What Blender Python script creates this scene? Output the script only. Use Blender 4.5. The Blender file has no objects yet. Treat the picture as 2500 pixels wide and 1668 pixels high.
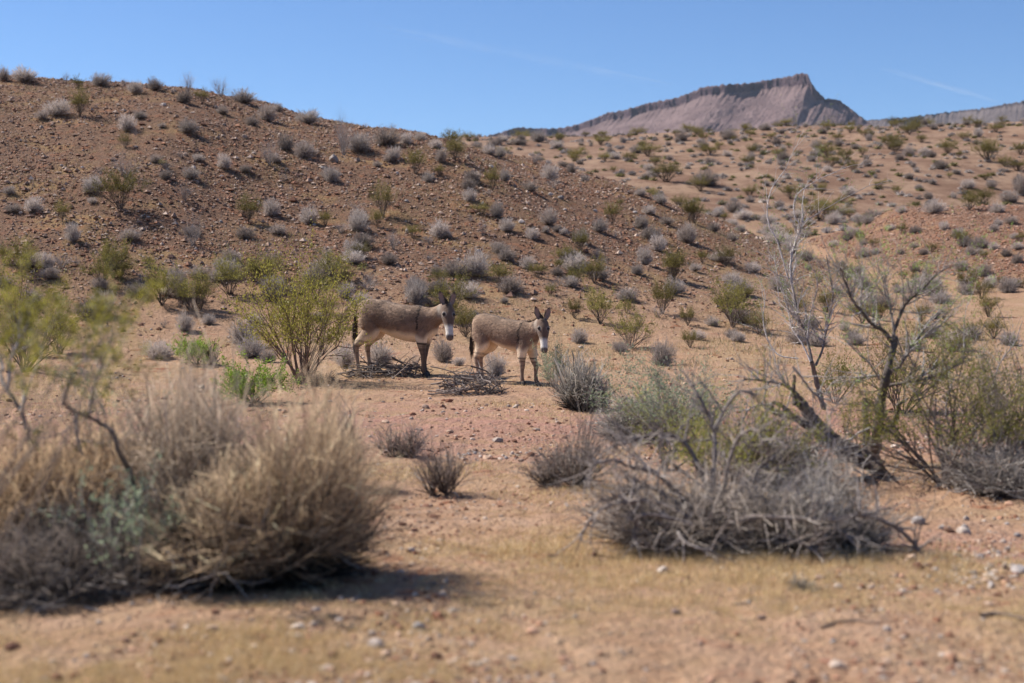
import bpy, math, random
import numpy as np
from mathutils import Vector, Matrix

scene = bpy.context.scene
COL = scene.collection
rad = math.radians

# ------------------------------------------------------------------ camera
CAM_Z = 1.6
PITCH = rad(2.375)
LENS, FPX = 50.0, 2500 * 50.0 / 36.0
cam = bpy.data.cameras.new('camera')
cam.lens = LENS; cam.sensor_width = 36.0
cam.clip_start = 0.05; cam.clip_end = 40000
cam.dof.use_dof = True; cam.dof.focus_distance = 23.2; cam.dof.aperture_fstop = 1.45
camo = bpy.data.objects.new('camera', cam); COL.objects.link(camo)
camo.location = (0, 0, CAM_Z); camo.rotation_euler = (math.pi/2 - PITCH, 0, 0)
scene.camera = camo

# ------------------------------------------------------------------ sky, sun, exposure
SUN_EL = rad(47)
SUN_DIR = Vector((-0.90, 0.36, 0)).normalized() * math.cos(SUN_EL) + Vector((0, 0, math.sin(SUN_EL)))
world = bpy.data.worlds.new('World'); scene.world = world; world.use_nodes = True
wn = world.node_tree
bg = wn.nodes['Background']
sky = wn.nodes.new('ShaderNodeTexSky'); sky.sky_type = 'NISHITA'
sky.sun_disc = False; sky.sun_elevation = SUN_EL
sky.sun_rotation = math.atan2(SUN_DIR.x, SUN_DIR.y)
sky.altitude = 1800; sky.air_density = 1.0; sky.dust_density = 0.0; sky.ozone_density = 10.0
wn.links.new(sky.outputs[0], bg.inputs[0]); bg.inputs[1].default_value = 0.0805
sl = bpy.data.lights.new('sun', 'SUN'); sl.energy = 5.0; sl.angle = rad(0.53); sl.color = (1.0, 0.95, 0.87)
slo = bpy.data.objects.new('sun', sl); COL.objects.link(slo)
slo.rotation_euler = (-SUN_DIR).to_track_quat('-Z', 'Y').to_euler()
scene.view_settings.view_transform = 'Standard'
scene.view_settings.look = 'None'
scene.view_settings.exposure = 0.74
scene.view_settings.gamma = 1.0
scene.cycles.use_denoising = True
scene.cycles.max_bounces = 6
scene.cycles.diffuse_bounces = 3
scene.cycles.transparent_max_bounces = 12
scene.cycles.volume_bounces = 0

# ------------------------------------------------------------------ noise
def _hash(ix, iy, s):
    h = (ix.astype(np.int64) * 374761393 + iy.astype(np.int64) * 668265263 + s * 974634777) & 0x7fffffff
    h = ((h ^ (h >> 13)) * 1274126177) & 0x7fffffff
    return (h ^ (h >> 16))
def pn(x, y, s=0):
    x = np.asarray(x, float); y = np.asarray(y, float)
    ix = np.floor(x); iy = np.floor(y); fx = x - ix; fy = y - iy
    u = fx*fx*fx*(fx*(fx*6-15)+10); v = fy*fy*fy*(fy*(fy*6-15)+10)
    def g(dx, dy):
        a = _hash(ix+dx, iy+dy, s) * (2*math.pi/0x7fffffff)
        return np.cos(a)*(fx-dx) + np.sin(a)*(fy-dy)
    return 1.4*((g(0,0)*(1-u)+g(1,0)*u)*(1-v) + (g(0,1)*(1-u)+g(1,1)*u)*v)
def fbm(x, y, s=0, o=4, lac=2.1, gain=0.5):
    t = 0; a = 1.0
    for i in range(o):
        t = t + a*pn(x, y, s+i*17); x = x*lac; y = y*lac; a *= gain
    return t
def smooth(a, b, x):
    t = np.clip((x-a)/(b-a), 0, 1); return t*t*(3-2*t)

# ------------------------------------------------------------------ terrain height
def table(xs, ys, sig, lo, hi, n=4000):
    g = np.linspace(lo, hi, n); v = np.interp(g, xs, ys); dx = g[1]-g[0]
    k = int(4*sig/dx)+1; w = np.exp(-0.5*(np.arange(-k, k+1)*dx/sig)**2); w /= w.sum()
    v = np.convolve(np.pad(v, k, mode='edge'), w, mode='valid')
    return lambda q: np.interp(q, g, v)
_base = table([-50, 22, 23.5, 30, 50, 80, 108, 135, 165, 185, 240, 300],
              [0, 0, .0, .40, 1.45, 3.4, 8.0, 13.7, 18.6, 19.4, 16.5, 14], 1.0, -60, 320)
def base(Y):
    return _base(Y) + np.interp(Y, [300, 1000, 2200, 9000], [0, 40, 120, 200])
HX = [-80, -20.9, -13.8, -10.4, -7.6, -4.7, -0.5, 1.9, 4.3, 6.7, 8.2, 10.2, 11.2, 14, 20]
_zc = table(HX, [10.5, 9.9, 9.45, 8.95, 8.1, 7.65, 7.0, 6.56, 6.1, 5.35, 5.0, 4.3, 3.9, 2.95, 2.6], 0.8, -90, 60)
_yc = table(HX, [58, 58, 58, 58, 58, 58, 60, 62, 64, 66, 67, 68, 69, 70, 72], 1.0, -90, 60)
_yf = table([-80, -20, -10, 0, 5, 10, 14, 20], [25.5, 25.5, 26, 27, 29, 35, 48, 58], 1.5, -90, 60)
def hill_parts(X, Y):
    b = base(Y)
    zc = _zc(X); yc = _yc(X); yf = _yf(X)
    t = np.clip((Y-yf)/(yc-yf), 0, 1)
    S = np.sin(t*math.pi/2)**1.38
    S = np.where(Y > yc, np.exp(-((Y-yc)/15.0)**2), S)
    amp = np.maximum(0, zc - base(yc))
    hill = amp*S * smooth(20, 13, X)
    # spur beyond the gully
    e = smooth(14.6, 21.5, X + 0.10*(75-Y)*0.6 + 0.8*pn(X/6, Y/6, 5))
    ty = np.clip((Y-40)/(74-40), 0, 1)
    sp = 2.45*np.sin(ty*math.pi/2)**1.4*np.where(Y > 74, np.exp(-((Y-74)/9.0)**2), 1)*e*(1-0.25*smooth(25, 40, X))
    return b, hill, sp
def rib(X, Y, x0, y0, x1, y1, w, h):
    dx, dy = x1-x0, y1-y0; L = math.hypot(dx, dy)
    t = ((X-x0)*dx+(Y-y0)*dy)/L/L; d = ((X-x0)*dy-(Y-y0)*dx)/L
    return h*np.exp(-(d/w)**2)*smooth(-0.15, 0.15, t)*smooth(1.15, 0.8, t)
def H(X, Y):
    X = np.asarray(X, float); Y = np.asarray(Y, float)
    b, hill, sp = hill_parts(X, Y)
    r = np.hypot(X, Y)
    hw = np.clip(hill/3.0, 0, 1)
    fw = smooth(80, 120, Y)
    z = b + hill + sp + 0.03*X*smooth(90, 160, Y)*smooth(400, 250, Y)
    cr = 1-smooth(-9, -2, Y-_yc(X))*(1-fw)
    z += hw*cr*(rib(X, Y, -6, 56, 2.5, 36, 2.2, .55) + rib(X, Y, -13, 57, -9, 36, 2.6, .5) + rib(X, Y, 2, 60, 8, 44, 2.2, .4))
    z += hw*(0.30*pn(X/7, Y/7, 1)*(.25+.75*cr) + 0.13*pn(X/2.2, Y/2.2, 2))
    z += fw*(0.9*pn(X/26, Y/26, 3) + 0.35*pn(X/9, Y/9, 4))
    z += np.clip(sp, 0, 1)*(0.25*pn(X/5, Y/5, 6)+0.1*pn(X/1.7, Y/1.7, 7))
    near = smooth(2.0, 5.0, r)
    z += near*(0.05*pn(X/3.5, Y/3.5, 8)*(1-fw) + 0.022*pn(X/0.9, Y/0.9, 9))
    z += 0.06*np.exp(-((X+2.5)/1.0)**2-((Y-24.7)/.7)**2) + .06*np.exp(-((X-.5)/.9)**2-((Y-22.9)/.6)**2)
    # shallow wash crossing in front of the animals
    z += -0.07*np.exp(-((Y-14.2-0.5*np.sin(X*.4))/1.3)**2)*smooth(-9, -4, X)*smooth(9, 4, X)
    clod = np.maximum(0, pn(X/0.33, Y/0.33, 10)+0.35*pn(X/0.12, Y/0.12, 11))
    patch = smooth(-0.1, 0.45, pn(X/1.9, Y/1.1, 12)) * smooth(7, 12, r)
    z += near*(0.045*clod*patch*(1+1.2*hw) + 0.012*pn(X/0.16, Y/0.16, 13)*(1+hw) + .02*np.minimum(0, pn(X/.3, Y/.22, 14)+.05)*(r < 40))
    return z
def Hs(x, y): return float(H(np.array([x]), np.array([y]))[0])

cP, sP = math.cos(PITCH), math.sin(PITCH)
def ray(u, v):
    a = (u-1250)/FPX; b = (834-v)/FPX
    return np.array([a, cP + b*sP, -sP + b*cP])
def at(u, v, Y):
    d = ray(u, v); return np.array([0, 0, CAM_Z]) + d*(Y/d[1])
_marchY = np.geomspace(4.0, 240, 420)
def hit(u, v):
    d = ray(u, v); Ys = _marchY; X = d[0]/d[1]*Ys; Z = CAM_Z + d[2]/d[1]*Ys
    g = Z - H(X, Ys); i = np.argmax(g < 0)
    if g[i] >= 0: i = len(Ys)-1
    if i == 0: i = 1
    a, b = g[i-1], g[i]; t = a/(a-b) if a > b else 0
    y0, y1 = Ys[i-1], Ys[i]; ys = np.linspace(y0, y1, 24); g = CAM_Z + d[2]/d[1]*ys - H(d[0]/d[1]*ys, ys); j = int(np.argmax(g < 0)); y = ys[j] if g[j] < 0 else y1
    return np.array([d[0]/d[1]*y, y, Hs(d[0]/d[1]*y, y)])

# ------------------------------------------------------------------ materials
def mat(name):
    m = bpy.data.materials.new(name); m.use_nodes = True
    return m, m.node_tree.nodes, m.node_tree.links, m.node_tree.nodes['Principled BSDF']
def N(nodes, typ, **kw):
    n = nodes.new(typ)
    for k, v in kw.items(): setattr(n, k, v)
    return n
def noise_node(nodes, links, scale, detail=4, rough=0.6, vec=None):
    n = N(nodes, 'ShaderNodeTexNoise'); n.inputs['Scale'].default_value = scale
    n.inputs['Detail'].default_value = detail; n.inputs['Roughness'].default_value = rough
    if vec: links.new(vec, n.inputs['Vector'])
    return n.outputs['Fac']
def ramp(nodes, links, fac, lo, hi):
    r = N(nodes, 'ShaderNodeMapRange'); r.interpolation_type = 'SMOOTHSTEP'
    r.inputs['From Min'].default_value = lo; r.inputs['From Max'].default_value = hi
    links.new(fac, r.inputs['Value']); return r.outputs['Result']
def mix(nodes, links, fac, a, b, mode='MIX'):
    m = N(nodes, 'ShaderNodeMix', data_type='RGBA', blend_type=mode)
    if hasattr(fac, 'links'): links.new(fac, m.inputs[0])
    else: m.inputs[0].default_value = fac
    for s, v in ((m.inputs[6], a), (m.inputs[7], b)):
        if hasattr(v, 'links'): links.new(v, s)
        else: s.default_value = (*v, 1)
    return m.outputs[2]
def math_n(nodes, links, op, a, b):
    m = N(nodes, 'ShaderNodeMath', operation=op)
    for s, v in ((m.inputs[0], a), (m.inputs[1], b)):
        if hasattr(v, 'links'): links.new(v, s)
        else: s.default_value = v
    return m.outputs[0]

def plant_material(name, translucent=0.0, rough=0.8, vary=0.25):
    m, n, l, p = mat(name)
    a = N(n, 'ShaderNodeAttribute', attribute_name='Col')
    oi = N(n, 'ShaderNodeObjectInfo')
    hsv = N(n, 'ShaderNodeHueSaturation')
    l.new(a.outputs['Color'], hsv.inputs['Color'])
    mr = N(n, 'ShaderNodeMapRange'); l.new(oi.outputs['Random'], mr.inputs['Value'])
    mr.inputs['To Min'].default_value = 1-vary; mr.inputs['To Max'].default_value = 1+vary
    l.new(mr.outputs['Result'], hsv.inputs['Value'])
    l.new(hsv.outputs['Color'], p.inputs['Base Color'])
    p.inputs['Roughness'].default_value = rough
    p.inputs['Specular IOR Level'].default_value = 0.2
    if translucent:
        t = N(n, 'ShaderNodeBsdfTranslucent'); l.new(hsv.outputs['Color'], t.inputs['Color'])
        ms = N(n, 'ShaderNodeMixShader'); ms.inputs[0].default_value = translucent
        l.new(p.outputs[0], ms.inputs[1]); l.new(t.outputs[0], ms.inputs[2])
        l.new(ms.outputs[0], n['Material Output'].inputs['Surface'])
    return m
M_WOOD = plant_material('weathered_twig', 0, 0.75)
M_LEAF = plant_material('small_leaf', 0.4, 0.5, 0.3)
M_TWIG = plant_material('fine_twig', 0.32, 0.8, 0.3)
M_FEATHER = plant_material('feathery_straw', 0.55, 0.8, 0.05)
M_STRAW = plant_material('dry_straw', 0.25, 0.8, 0.1)
M_STONE = plant_material('loose_stone', 0, 0.9, 0.25)

def ground_material():
    m, n, l, p = mat('desert_ground')
    g = N(n, 'ShaderNodeNewGeometry'); pos = g.outputs['Position']
    at_ = N(n, 'ShaderNodeAttribute', attribute_name='Soil')
    sep = N(n, 'ShaderNodeSeparateColor'); l.new(at_.outputs['Color'], sep.inputs['Color'])
    stony, wash, far = sep.outputs[0], sep.outputs[1], sep.outputs[2]
    n1 = noise_node(n, l, 0.55, 5, .6, pos)
    n2 = noise_node(n, l, 2.6, 5, .65, pos)
    n3 = noise_node(n, l, 14.0, 4, .7, pos)
    n4 = noise_node(n, l, 60.0, 3, .7, pos)
    sand = mix(n, l, ramp(n, l, n2, .35, .7), (0.385, 0.235, 0.145), (0.50, 0.335, 0.23))
    straw = mix(n, l, ramp(n, l, n3, .35, .65), (0.37, 0.235, 0.135), (0.45, 0.315, 0.195))
    c = mix(n, l, ramp(n, l, n1, .45, .62), sand, straw)
    red = mix(n, l, ramp(n, l, n3, .3, .7), (0.22, 0.085, 0.045), (0.34, 0.15, 0.08))
    rm = math_n(n, l, 'MULTIPLY', ramp(n, l, n2, .53, .66), ramp(n, l, noise_node(n, l, .9, 3, .5, pos), .42, .6))
    c = mix(n, l, rm, c, red)
    stonyc = mix(n, l, ramp(n, l, n3, .35, .68), (0.105, 0.06, 0.042), (0.25, 0.15, 0.098))
    stonyc = mix(n, l, ramp(n, l, n1, .52, .68), stonyc, (0.27, 0.17, 0.085))
    stonyc = mix(n, l, math_n(n, l, 'MULTIPLY', ramp(n, l, n2, .5, .66), .6), stonyc, red)
    c = mix(n, l, math_n(n, l, 'MULTIPLY', stony, .9), c, stonyc)
    washc = mix(n, l, ramp(n, l, n4, .35, .7), (0.36, 0.175, 0.125), (0.50, 0.315, 0.245))
    c = mix(n, l, math_n(n, l, 'MULTIPLY', wash, ramp(n, l, n2, .3, .6)), c, washc)
    farc = mix(n, l, ramp(n, l, noise_node(n, l, .25, 6, .65, pos), .35, .65), (0.21, 0.125, 0.085), (0.335, 0.225, 0.155))
    farc = mix(n, l, ramp(n, l, noise_node(n, l, 1.3, 4, .6, pos), .5, .75), farc, (0.16, 0.09, 0.062))
    c = mix(n, l, far, c, farc)
    spk = ramp(n, l, n4, .25, .8)
    c = mix(n, l, .5, c, mix(n, l, spk, (0.55, 0.5, 0.48), (1.0, 1.0, 1.0)), 'MULTIPLY')
    c = mix(n, l, 1.0, c, (1.07, 1.07, 1.07), 'MULTIPLY')
    l.new(c, p.inputs['Base Color'])
    p.inputs['Roughness'].default_value = 0.95; p.inputs['Specular IOR Level'].default_value = 0.1
    h = math_n(n, l, 'ADD', math_n(n, l, 'MULTIPLY', n3, .075), math_n(n, l, 'MULTIPLY', n4, .02))
    h = math_n(n, l, 'ADD', h, math_n(n, l, 'MULTIPLY', n2, .10))
    b = N(n, 'ShaderNodeBump'); b.inputs['Strength'].default_value = 1.0; b.inputs['Distance'].default_value = 1.0
    l.new(h, b.inputs['Height']); l.new(b.outputs['Normal'], p.inputs['Normal'])
    return m
M_GROUND = ground_material()

# ------------------------------------------------------------------ mesh helpers
def tag(o, label=None, cat=None, group=None, kind=None):
    if label: o['label'] = label
    if cat: o['category'] = cat
    if group: o['group'] = group
    if kind: o['kind'] = kind
    return o
def thing(name, label, cat, loc=(0, 0, 0), rz=0, group=None):
    o = bpy.data.objects.new(name, None); COL.objects.link(o)
    o.empty_display_size = 0.1
    o.location = [float(v) for v in loc]; o.rotation_euler = (0, 0, rz)
    return tag(o, label, cat, group)
def new_mesh(name, V, T, C=None, smooth_=True, quads=None):
    me = bpy.data.meshes.new(name)
    V = np.asarray(V, np.float32); T = np.asarray(T, np.int32)
    nT = len(T); k = T.shape[1]
    me.vertices.add(len(V)); me.vertices.foreach_set('co', V.ravel())
    me.loops.add(nT*k); me.loops.foreach_set('vertex_index', T.ravel())
    me.polygons.add(nT)
    me.polygons.foreach_set('loop_start', np.arange(0, nT*k, k, dtype=np.int32))
    me.polygons.foreach_set('loop_total', np.full(nT, k, np.int32))
    me.polygons.foreach_set('use_smooth', np.full(nT, smooth_, bool))
    if C is not None:
        a = me.color_attributes.new('Col', 'FLOAT_COLOR', 'POINT')
        a.data.foreach_set('color', np.c_[np.asarray(C, np.float32), np.ones(len(V), np.float32)].ravel())
    me.update(); me.validate()
    return me
class Geo:
    def __init__(s): s.V = []; s.T = []; s.C = []; s.n = 0
    def raw(s, V, T, C):
        V = np.asarray(V, float).reshape(-1, 3); T = np.asarray(T, int).reshape(-1, 3)
        C = np.broadcast_to(np.asarray(C, float), (len(V), 3))
        s.V.append(V); s.T.append(T+s.n); s.C.append(C); s.n += len(V)
    def strands(s, P, R, C, sides=3):
        """P (m,k,3) centre lines, R (m,k) radii, C broadcastable to (m,k,3)"""
        P = np.asarray(P, float); m, k, _ = P.shape
        R = np.broadcast_to(np.asarray(R, float), (m, k)); C = np.broadcast_to(np.asarray(C, float), (m, k, 3))
        T = np.gradient(P, axis=1); T /= np.linalg.norm(T, axis=2, keepdims=True)+1e-9
        D = P[:, -1]-P[:, 0]; ref = np.where((np.abs(D[:, 2:3]) > .8*np.linalg.norm(D, axis=1, keepdims=True)), [[1., .2, 0]], [[.1, .2, 1.]])
        A = np.cross(T, ref[:, None, :]); A /= np.linalg.norm(A, axis=2, keepdims=True)+1e-9
        B = np.cross(T, A)
        if sides == 2:
            q = np.random.default_rng(m).uniform(0, 6.28, m)[:, None, None]; A, B = A*np.cos(q)+B*np.sin(q), B*np.cos(q)-A*np.sin(q)
        ang = np.arange(sides)*2*math.pi/sides
        V = P[:, :, None, :] + R[:, :, None, None]*(np.cos(ang)[None, None, :, None]*A[:, :, None, :] + np.sin(ang)[None, None, :, None]*B[:, :, None, :])
        CC = np.broadcast_to(C[:, :, None, :], V.shape)
        i = np.arange(m)[:, None, None]*k*sides; j = np.arange(k-1)[None, :, None]*sides; a = np.arange(1 if sides == 2 else sides)[None, None, :]; a2 = (a+1) % sides
        v0 = i+j+a; v1 = i+j+a2; v2 = v1+sides; v3 = v0+sides
        T1 = np.stack([v0, v1, v2], -1).reshape(-1, 3); T2 = np.stack([v0, v2, v3], -1).reshape(-1, 3)
        s.raw(V.reshape(-1, 3), np.concatenate([T1, T2]), CC.reshape(-1, 3))
    def poly(s, pts, r, c, sides=5):
        pts = np.asarray(pts, float); r = np.asarray(r, float)
        c = np.asarray(c, float); c = c[None] if c.ndim == 1 else c[None]
        s.strands(pts[None], r[None], c, sides)
    def leaves(s, P, D, L, W, C, rng):
        """diamond leaves at P pointing along D"""
        P = np.asarray(P, float); m = len(P)
        if m == 0: return
        D = D/(np.linalg.norm(D, axis=1, keepdims=True)+1e-9)
        r = rng.normal(size=(m, 3)); S = np.cross(D, r); S /= np.linalg.norm(S, axis=1, keepdims=True)+1e-9
        L = np.broadcast_to(L, (m,))[:, None]; W = np.broadcast_to(W, (m,))[:, None]
        V = np.stack([P, P+D*L*.5+S*W*.5, P+D*L, P+D*L*.5-S*W*.5], 1)
        b = np.arange(m)[:, None]*4
        T = np.concatenate([b+[0, 1, 2], b+[0, 2, 3]])
        s.raw(V.reshape(-1, 3), T, np.repeat(np.broadcast_to(C, (m, 3)), 4, axis=0))
    def arrays(s): return np.concatenate(s.V), np.concatenate(s.T), np.concatenate(s.C)
    def mesh(s, name, smooth_=True):
        V, T, C = s.arrays(); return new_mesh(name, V, T, C, smooth_)
    def merge(s, o):
        for V, T, C in zip(o.V, o.T, o.C): pass
        V, T, C = o.arrays(); s.raw(V, T, C)
def link(name, me, material, parent=None, loc=None):
    o = bpy.data.objects.new(name, me)
    if material and not me.materials: me.materials.append(material)
    COL.objects.link(o); o.parent = parent
    if loc is not None: o.location = [float(v) for v in loc]
    return o
def unit(v): v = np.asarray(v, float); return v/(np.linalg.norm(v)+1e-9)
def spline(pts, n):
    """Catmull-Rom through control points, n samples"""
    P = np.asarray(pts, float); P = np.vstack([2*P[0]-P[1], P, 2*P[-1]-P[-2]])
    q = np.linspace(0, len(pts)-1-1e-6, n); i = q.astype(int); t = (q-i)[:, None]
    a, b, c, d = P[i], P[i+1], P[i+2], P[i+3]
    return 0.5*(2*b + (c-a)*t + (2*a-5*b+4*c-d)*t*t + (3*b-a-3*c+d)*t**3)
def jit(c, rng, m, s=.15):
    c = np.asarray(c, float); return np.clip(c[None]*(1+rng.normal(0, s, (m, 1))), 0.004, .95)

# ------------------------------------------------------------------ ground sheet
def build_ground():
    th = np.concatenate([np.arange(-180, -30, 5.0), np.linspace(-30, 30, 600), np.arange(35, 180, 5.0)])
    th = np.radians(th)
    rr = np.concatenate([np.linspace(0.6, 4.8, 24), np.geomspace(5, 40, 330)[:-1], np.geomspace(40, 90, 135)[:-1],
                         np.geomspace(90, 230, 90)[:-1], np.geomspace(230, 6500, 40)])
    na, nr = len(th), len(rr)
    A, R = np.meshgrid(th, rr)
    X = R*np.sin(A); Y = R*np.cos(A)
    Z = H(X, Y)
    V = np.stack([X, Y, Z], -1).reshape(-1, 3)
    b, hill, sp = hill_parts(X, Y)
    i = np.arange(nr-1)[:, None]*na; j = np.arange(na)[None, :]; j2 = (j+1) % na
    Q = np.stack([i+j, i+j2, i+na+j2, i+na+j], -1)[..., ::-1]
    stony = np.clip(hill/1.6, 0, 1); far = smooth(78, 100, Y)*(1-np.clip(hill/1.0, 0, 1))
    spw = np.clip(sp/1.2, 0, 1)*(1-far)
    wash = np.exp(-((Y-16.0-0.5*np.sin(X*.4))/3.6)**2)*smooth(-9, -4, X)*smooth(9, 4, X)
    wash = np.maximum(wash, np.exp(-((X-2.75)/.75)**2-((Y-8.4)/.9)**2))
    wash = np.maximum(wash, .2*spw)
    stony = np.maximum(stony, .95*np.clip(sp/.6, 0, 1)*(1-far))
    soil = np.stack([stony, wash, far], -1).reshape(-1, 3)
    # three pieces of one continuous sheet: wash plain, left hill, far slope
    qx = X[:-1]; qy = Y[:-1]; hillc = hill[:-1]
    cls = np.where((hillc > 0.35) & (qy < 95), 1, np.where((qy > 78), 2, 0))
    for k, nm in ((0, 'ground'), (1, 'hillside'), (2, 'far_slope')):
        q = Q[cls == k]
        if k == 0:
            c = np.array([[0, 0, 0.0]]);
        u, inv = np.unique(q, return_inverse=True); F = inv.reshape(q.shape)
        VV, SS = V[u], soil[u]
        if k == 0:
            VV = np.vstack([VV, [0, 0, Hs(0, 0)]]); SS = np.vstack([SS, [0, 0, 0]])
        me = new_mesh(nm, VV, F)
        a = me.color_attributes.new('Soil', 'FLOAT_COLOR', 'POINT')
        a.data.foreach_set('color', np.c_[SS, np.ones(len(SS))].astype(np.float32).ravel())
        tag(link(nm, me, M_GROUND), kind='structure')
build_ground()

# ------------------------------------------------------------------ mountains
def mountain_material(name, rock_a, rock_b, cliff):
    m, n, l, p = mat(name)
    g = N(n, 'ShaderNodeNewGeometry'); pos = g.outputs['Position']
    at_ = N(n, 'ShaderNodeAttribute', attribute_name='Col')
    sep = N(n, 'ShaderNodeSeparateColor'); l.new(at_.outputs['Color'], sep.inputs['Color'])
    n1 = noise_node(n, l, .012, 6, .65, pos); n2 = noise_node(n, l, .07, 5, .7, pos)
    c = mix(n, l, ramp(n, l, n1, .38, .62), rock_a, rock_b)
    c = mix(n, l, ramp(n, l, n2, .55, .75), c, (rock_a[0]*.6, rock_a[1]*.62, rock_a[2]*.62))
    c = mix(n, l, sep.outputs[0], c, mix(n, l, ramp(n, l, n2, .3, .7), cliff, tuple(v*1.7 for v in cliff)))
    l.new(c, p.inputs['Base Color']); p.inputs['Roughness'].default_value = 1
    p.inputs['Specular IOR Level'].default_value = 0
    b = N(n, 'ShaderNodeBump'); b.inputs['Distance'].default_value = 14; b.inputs['Strength'].default_value = .9
    l.new(n2, b.inputs['Height']); l.new(b.outputs['Normal'], p.inputs['Normal'])
    return m
def build_mountain(name, outline, Y0, cliff_px, material, slope_run, seed, ywob, cliff_w=1.0, skew=.38, upk=1960, ampf=.9):
    """outline: crest pixels in the photo; a real ridge at Y0 with a cliff band, a talus slope and a back slope"""
    u = np.array([o[0] for o in outline], float); v = np.array([o[1] for o in outline], float)
    S = np.arange(u[0], u[-1]+.1, 1.6)
    vv = np.interp(S, u, v)
    ns = len(S); s0 = (S-S[0])
    Yc = Y0 + ywob*pn(s0/150, s0*0+.5, seed) 
    Ysm = Yc - skew*(S-upk)*Y0/FPX
    Yc = Yc + .16*ywob*pn(s0/22, s0*0+.5, seed+1)
    Yc = Yc - skew*(S-upk)*Y0/FPX
    X = np.array([at(a, b, y) for a, b, y in zip(S, vv, Yc)])
    crest = X + np.c_[s0*0, s0*0, (1.1*Y0/1000)*pn(s0/9, s0*0, seed+2)]
    rows = []; cl = []
    fall = np.array([-skew, -1.0])/math.hypot(1, skew)
    m = Y0/FPX                         # metres per photo pixel at the crest
    ch = cliff_px(S)*m                 # cliff height
    kk = np.exp(-.5*(np.arange(-60, 61)*1.6/22)**2); kk /= kk.sum()
    zsm = np.convolve(np.pad(crest[:, 2]-ch, 60, mode='edge'), kk, mode='valid'); zsm = np.minimum(zsm, crest[:, 2]-ch*.8)
    rel = np.maximum(crest[:, 2]-base(np.array([Y0-slope_run]))[0]*.4, 20)
    xx = crest[:, 0]; xpk = xx[np.argmax(crest[:, 2])]
    # back slope
    for t in (1.0, .6, .3, .12, .03):
        r = crest.copy(); r[:, 1] -= t*slope_run*fall[1]; r[:, 0] -= t*slope_run*fall[0]; r[:, 2] = crest[:, 2]-rel*(t**.8)*.95 - (3*m if t < .05 else 0)
        rows.append(r); cl.append(s0*0)
    rows.append(crest); cl.append(s0*0+.6*cliff_w)
    for t in (.25, .5, .75, 1.0):
        r = crest.copy()
        r[:, 1] -= ch*(.06+.28*t) + ch*.25*pn(xx/(14*m), xx*0+.7, seed+3)*(1-.2*t) + ch*.2*pn(xx/(5*m), xx*0+t*2, seed+4)
        r[:, 2] = crest[:, 2] - ch*t + ch*.08*pn(xx/(9*m), xx*0+t*3, seed+9)
        rows.append(r); cl.append(s0*0+cliff_w)
    foot = rows[-1]; nt = 120
    for i in range(1, nt+1):
        t = (i/nt)**1.6
        r = foot.copy(); fb = smooth(0, .035, t)
        f2 = smooth(0, .12, t)
        r[:, 1] = foot[:, 1]*(1-fb)+(Ysm-.34*np.mean(ch))*fb; r[:, 2] = foot[:, 2]*(1-f2)+zsm*f2; fz = r[:, 2].copy()
        drop = (fz-rel*0.02)*t
        run = slope_run*t**1.15
        xs = xx + .10*run + 16*m*pn(xx/(45*m), xx*0+t*22, seed+20) + 5*m*pn(xx/(14*m), xx*0+t*60, seed+21)
        gul = np.abs(pn(xs/(34*m), t*11+xx*0, seed+5))*1.0 + .5*np.abs(pn(xs/(13*m), t*22+xx*0, seed+6)) + .25*np.abs(pn(xs/(5.5*m), t*60+xx*0, seed+8))
        amp = 2.6*ampf*m*smooth(0, .12, t)*(1-.3*t)
        ledge = 5*m*(np.sin(t*60 + 2.5*pn(xx/(90*m), xx*0, seed+7))*.30 + .35*pn(xx/(7*m), xx*0+t*40, seed+15)+.5*pn(xx/(22*m), xx*0+t*14, seed+16))
        r[:, 0] = xx + fall[0]*(run + gul*amp*.5)
        r[:, 1] += fall[1]*(run + gul*amp*.5)
        r[:, 2] = fz-drop + gul*amp*.55 + ledge*smooth(0, .15, t)
        rows.append(r)
        lb = np.clip(.8*smooth(.3, .5, pn(xx/(70*m), xx*0+t*9, seed+12)+.5*pn(xx/(12*m), xx*0+t*30, seed+13)), 0, 1)*(smooth(.16, .24, t))
        cl.append(np.clip(1-i*.6, 0, 1)*cliff_w + lb*.7)
    V = np.concatenate(rows); C = np.concatenate(cl)
    nr = len(rows)
    i = np.arange(nr-1)[:, None]*ns; j = np.arange(ns-1)[None]
    Q = np.stack([i+j, i+ns+j, i+ns+j+1, i+j+1], -1).reshape(-1, 4)
    me = new_mesh(name, V, Q, np.repeat(C[:, None], 3, 1))
    return tag(link(name, me, material), kind='structure')
M_MESA = mountain_material('mesa_rock', (0.155, 0.108, 0.106), (0.22, 0.157, 0.15), (0.075, 0.052, 0.058))
M_RANGE = mountain_material('range_rock', (0.105, 0.085, 0.085), (0.155, 0.125, 0.12), (0.06, 0.048, 0.052))
mesa = [(1120, 352), (1180, 335), (1233, 320), (1260, 311), (1298, 313), (1340, 314), (1374, 312), (1413, 303), (1451, 289), (1482, 276), (1528, 268),
        (1585, 251), (1643, 241), (1677, 230), (1715, 213), (1765, 207), (1830, 203), (1870, 196), (1906, 190), (1933, 186), (1945, 181), (1960, 177.5),
        (1973, 184), (1983, 205), (1994, 222), (2014, 240), (2030, 242), (2044, 243), (2060, 253), (2086, 272), (2109, 291), (2140, 315), (2200, 345), (2280, 360)]
build_mountain('mountain', mesa, 3200, lambda S: np.interp(S, [1100, 1230, 1300, 1480, 1560, 1700, 1900, 1960, 1990, 2010, 2050, 2080], [3, 13, 14, 19, 22, 22, 21, 30, 26, 8, 9, 3]),
               M_MESA, 1250, 31, 90)
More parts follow.
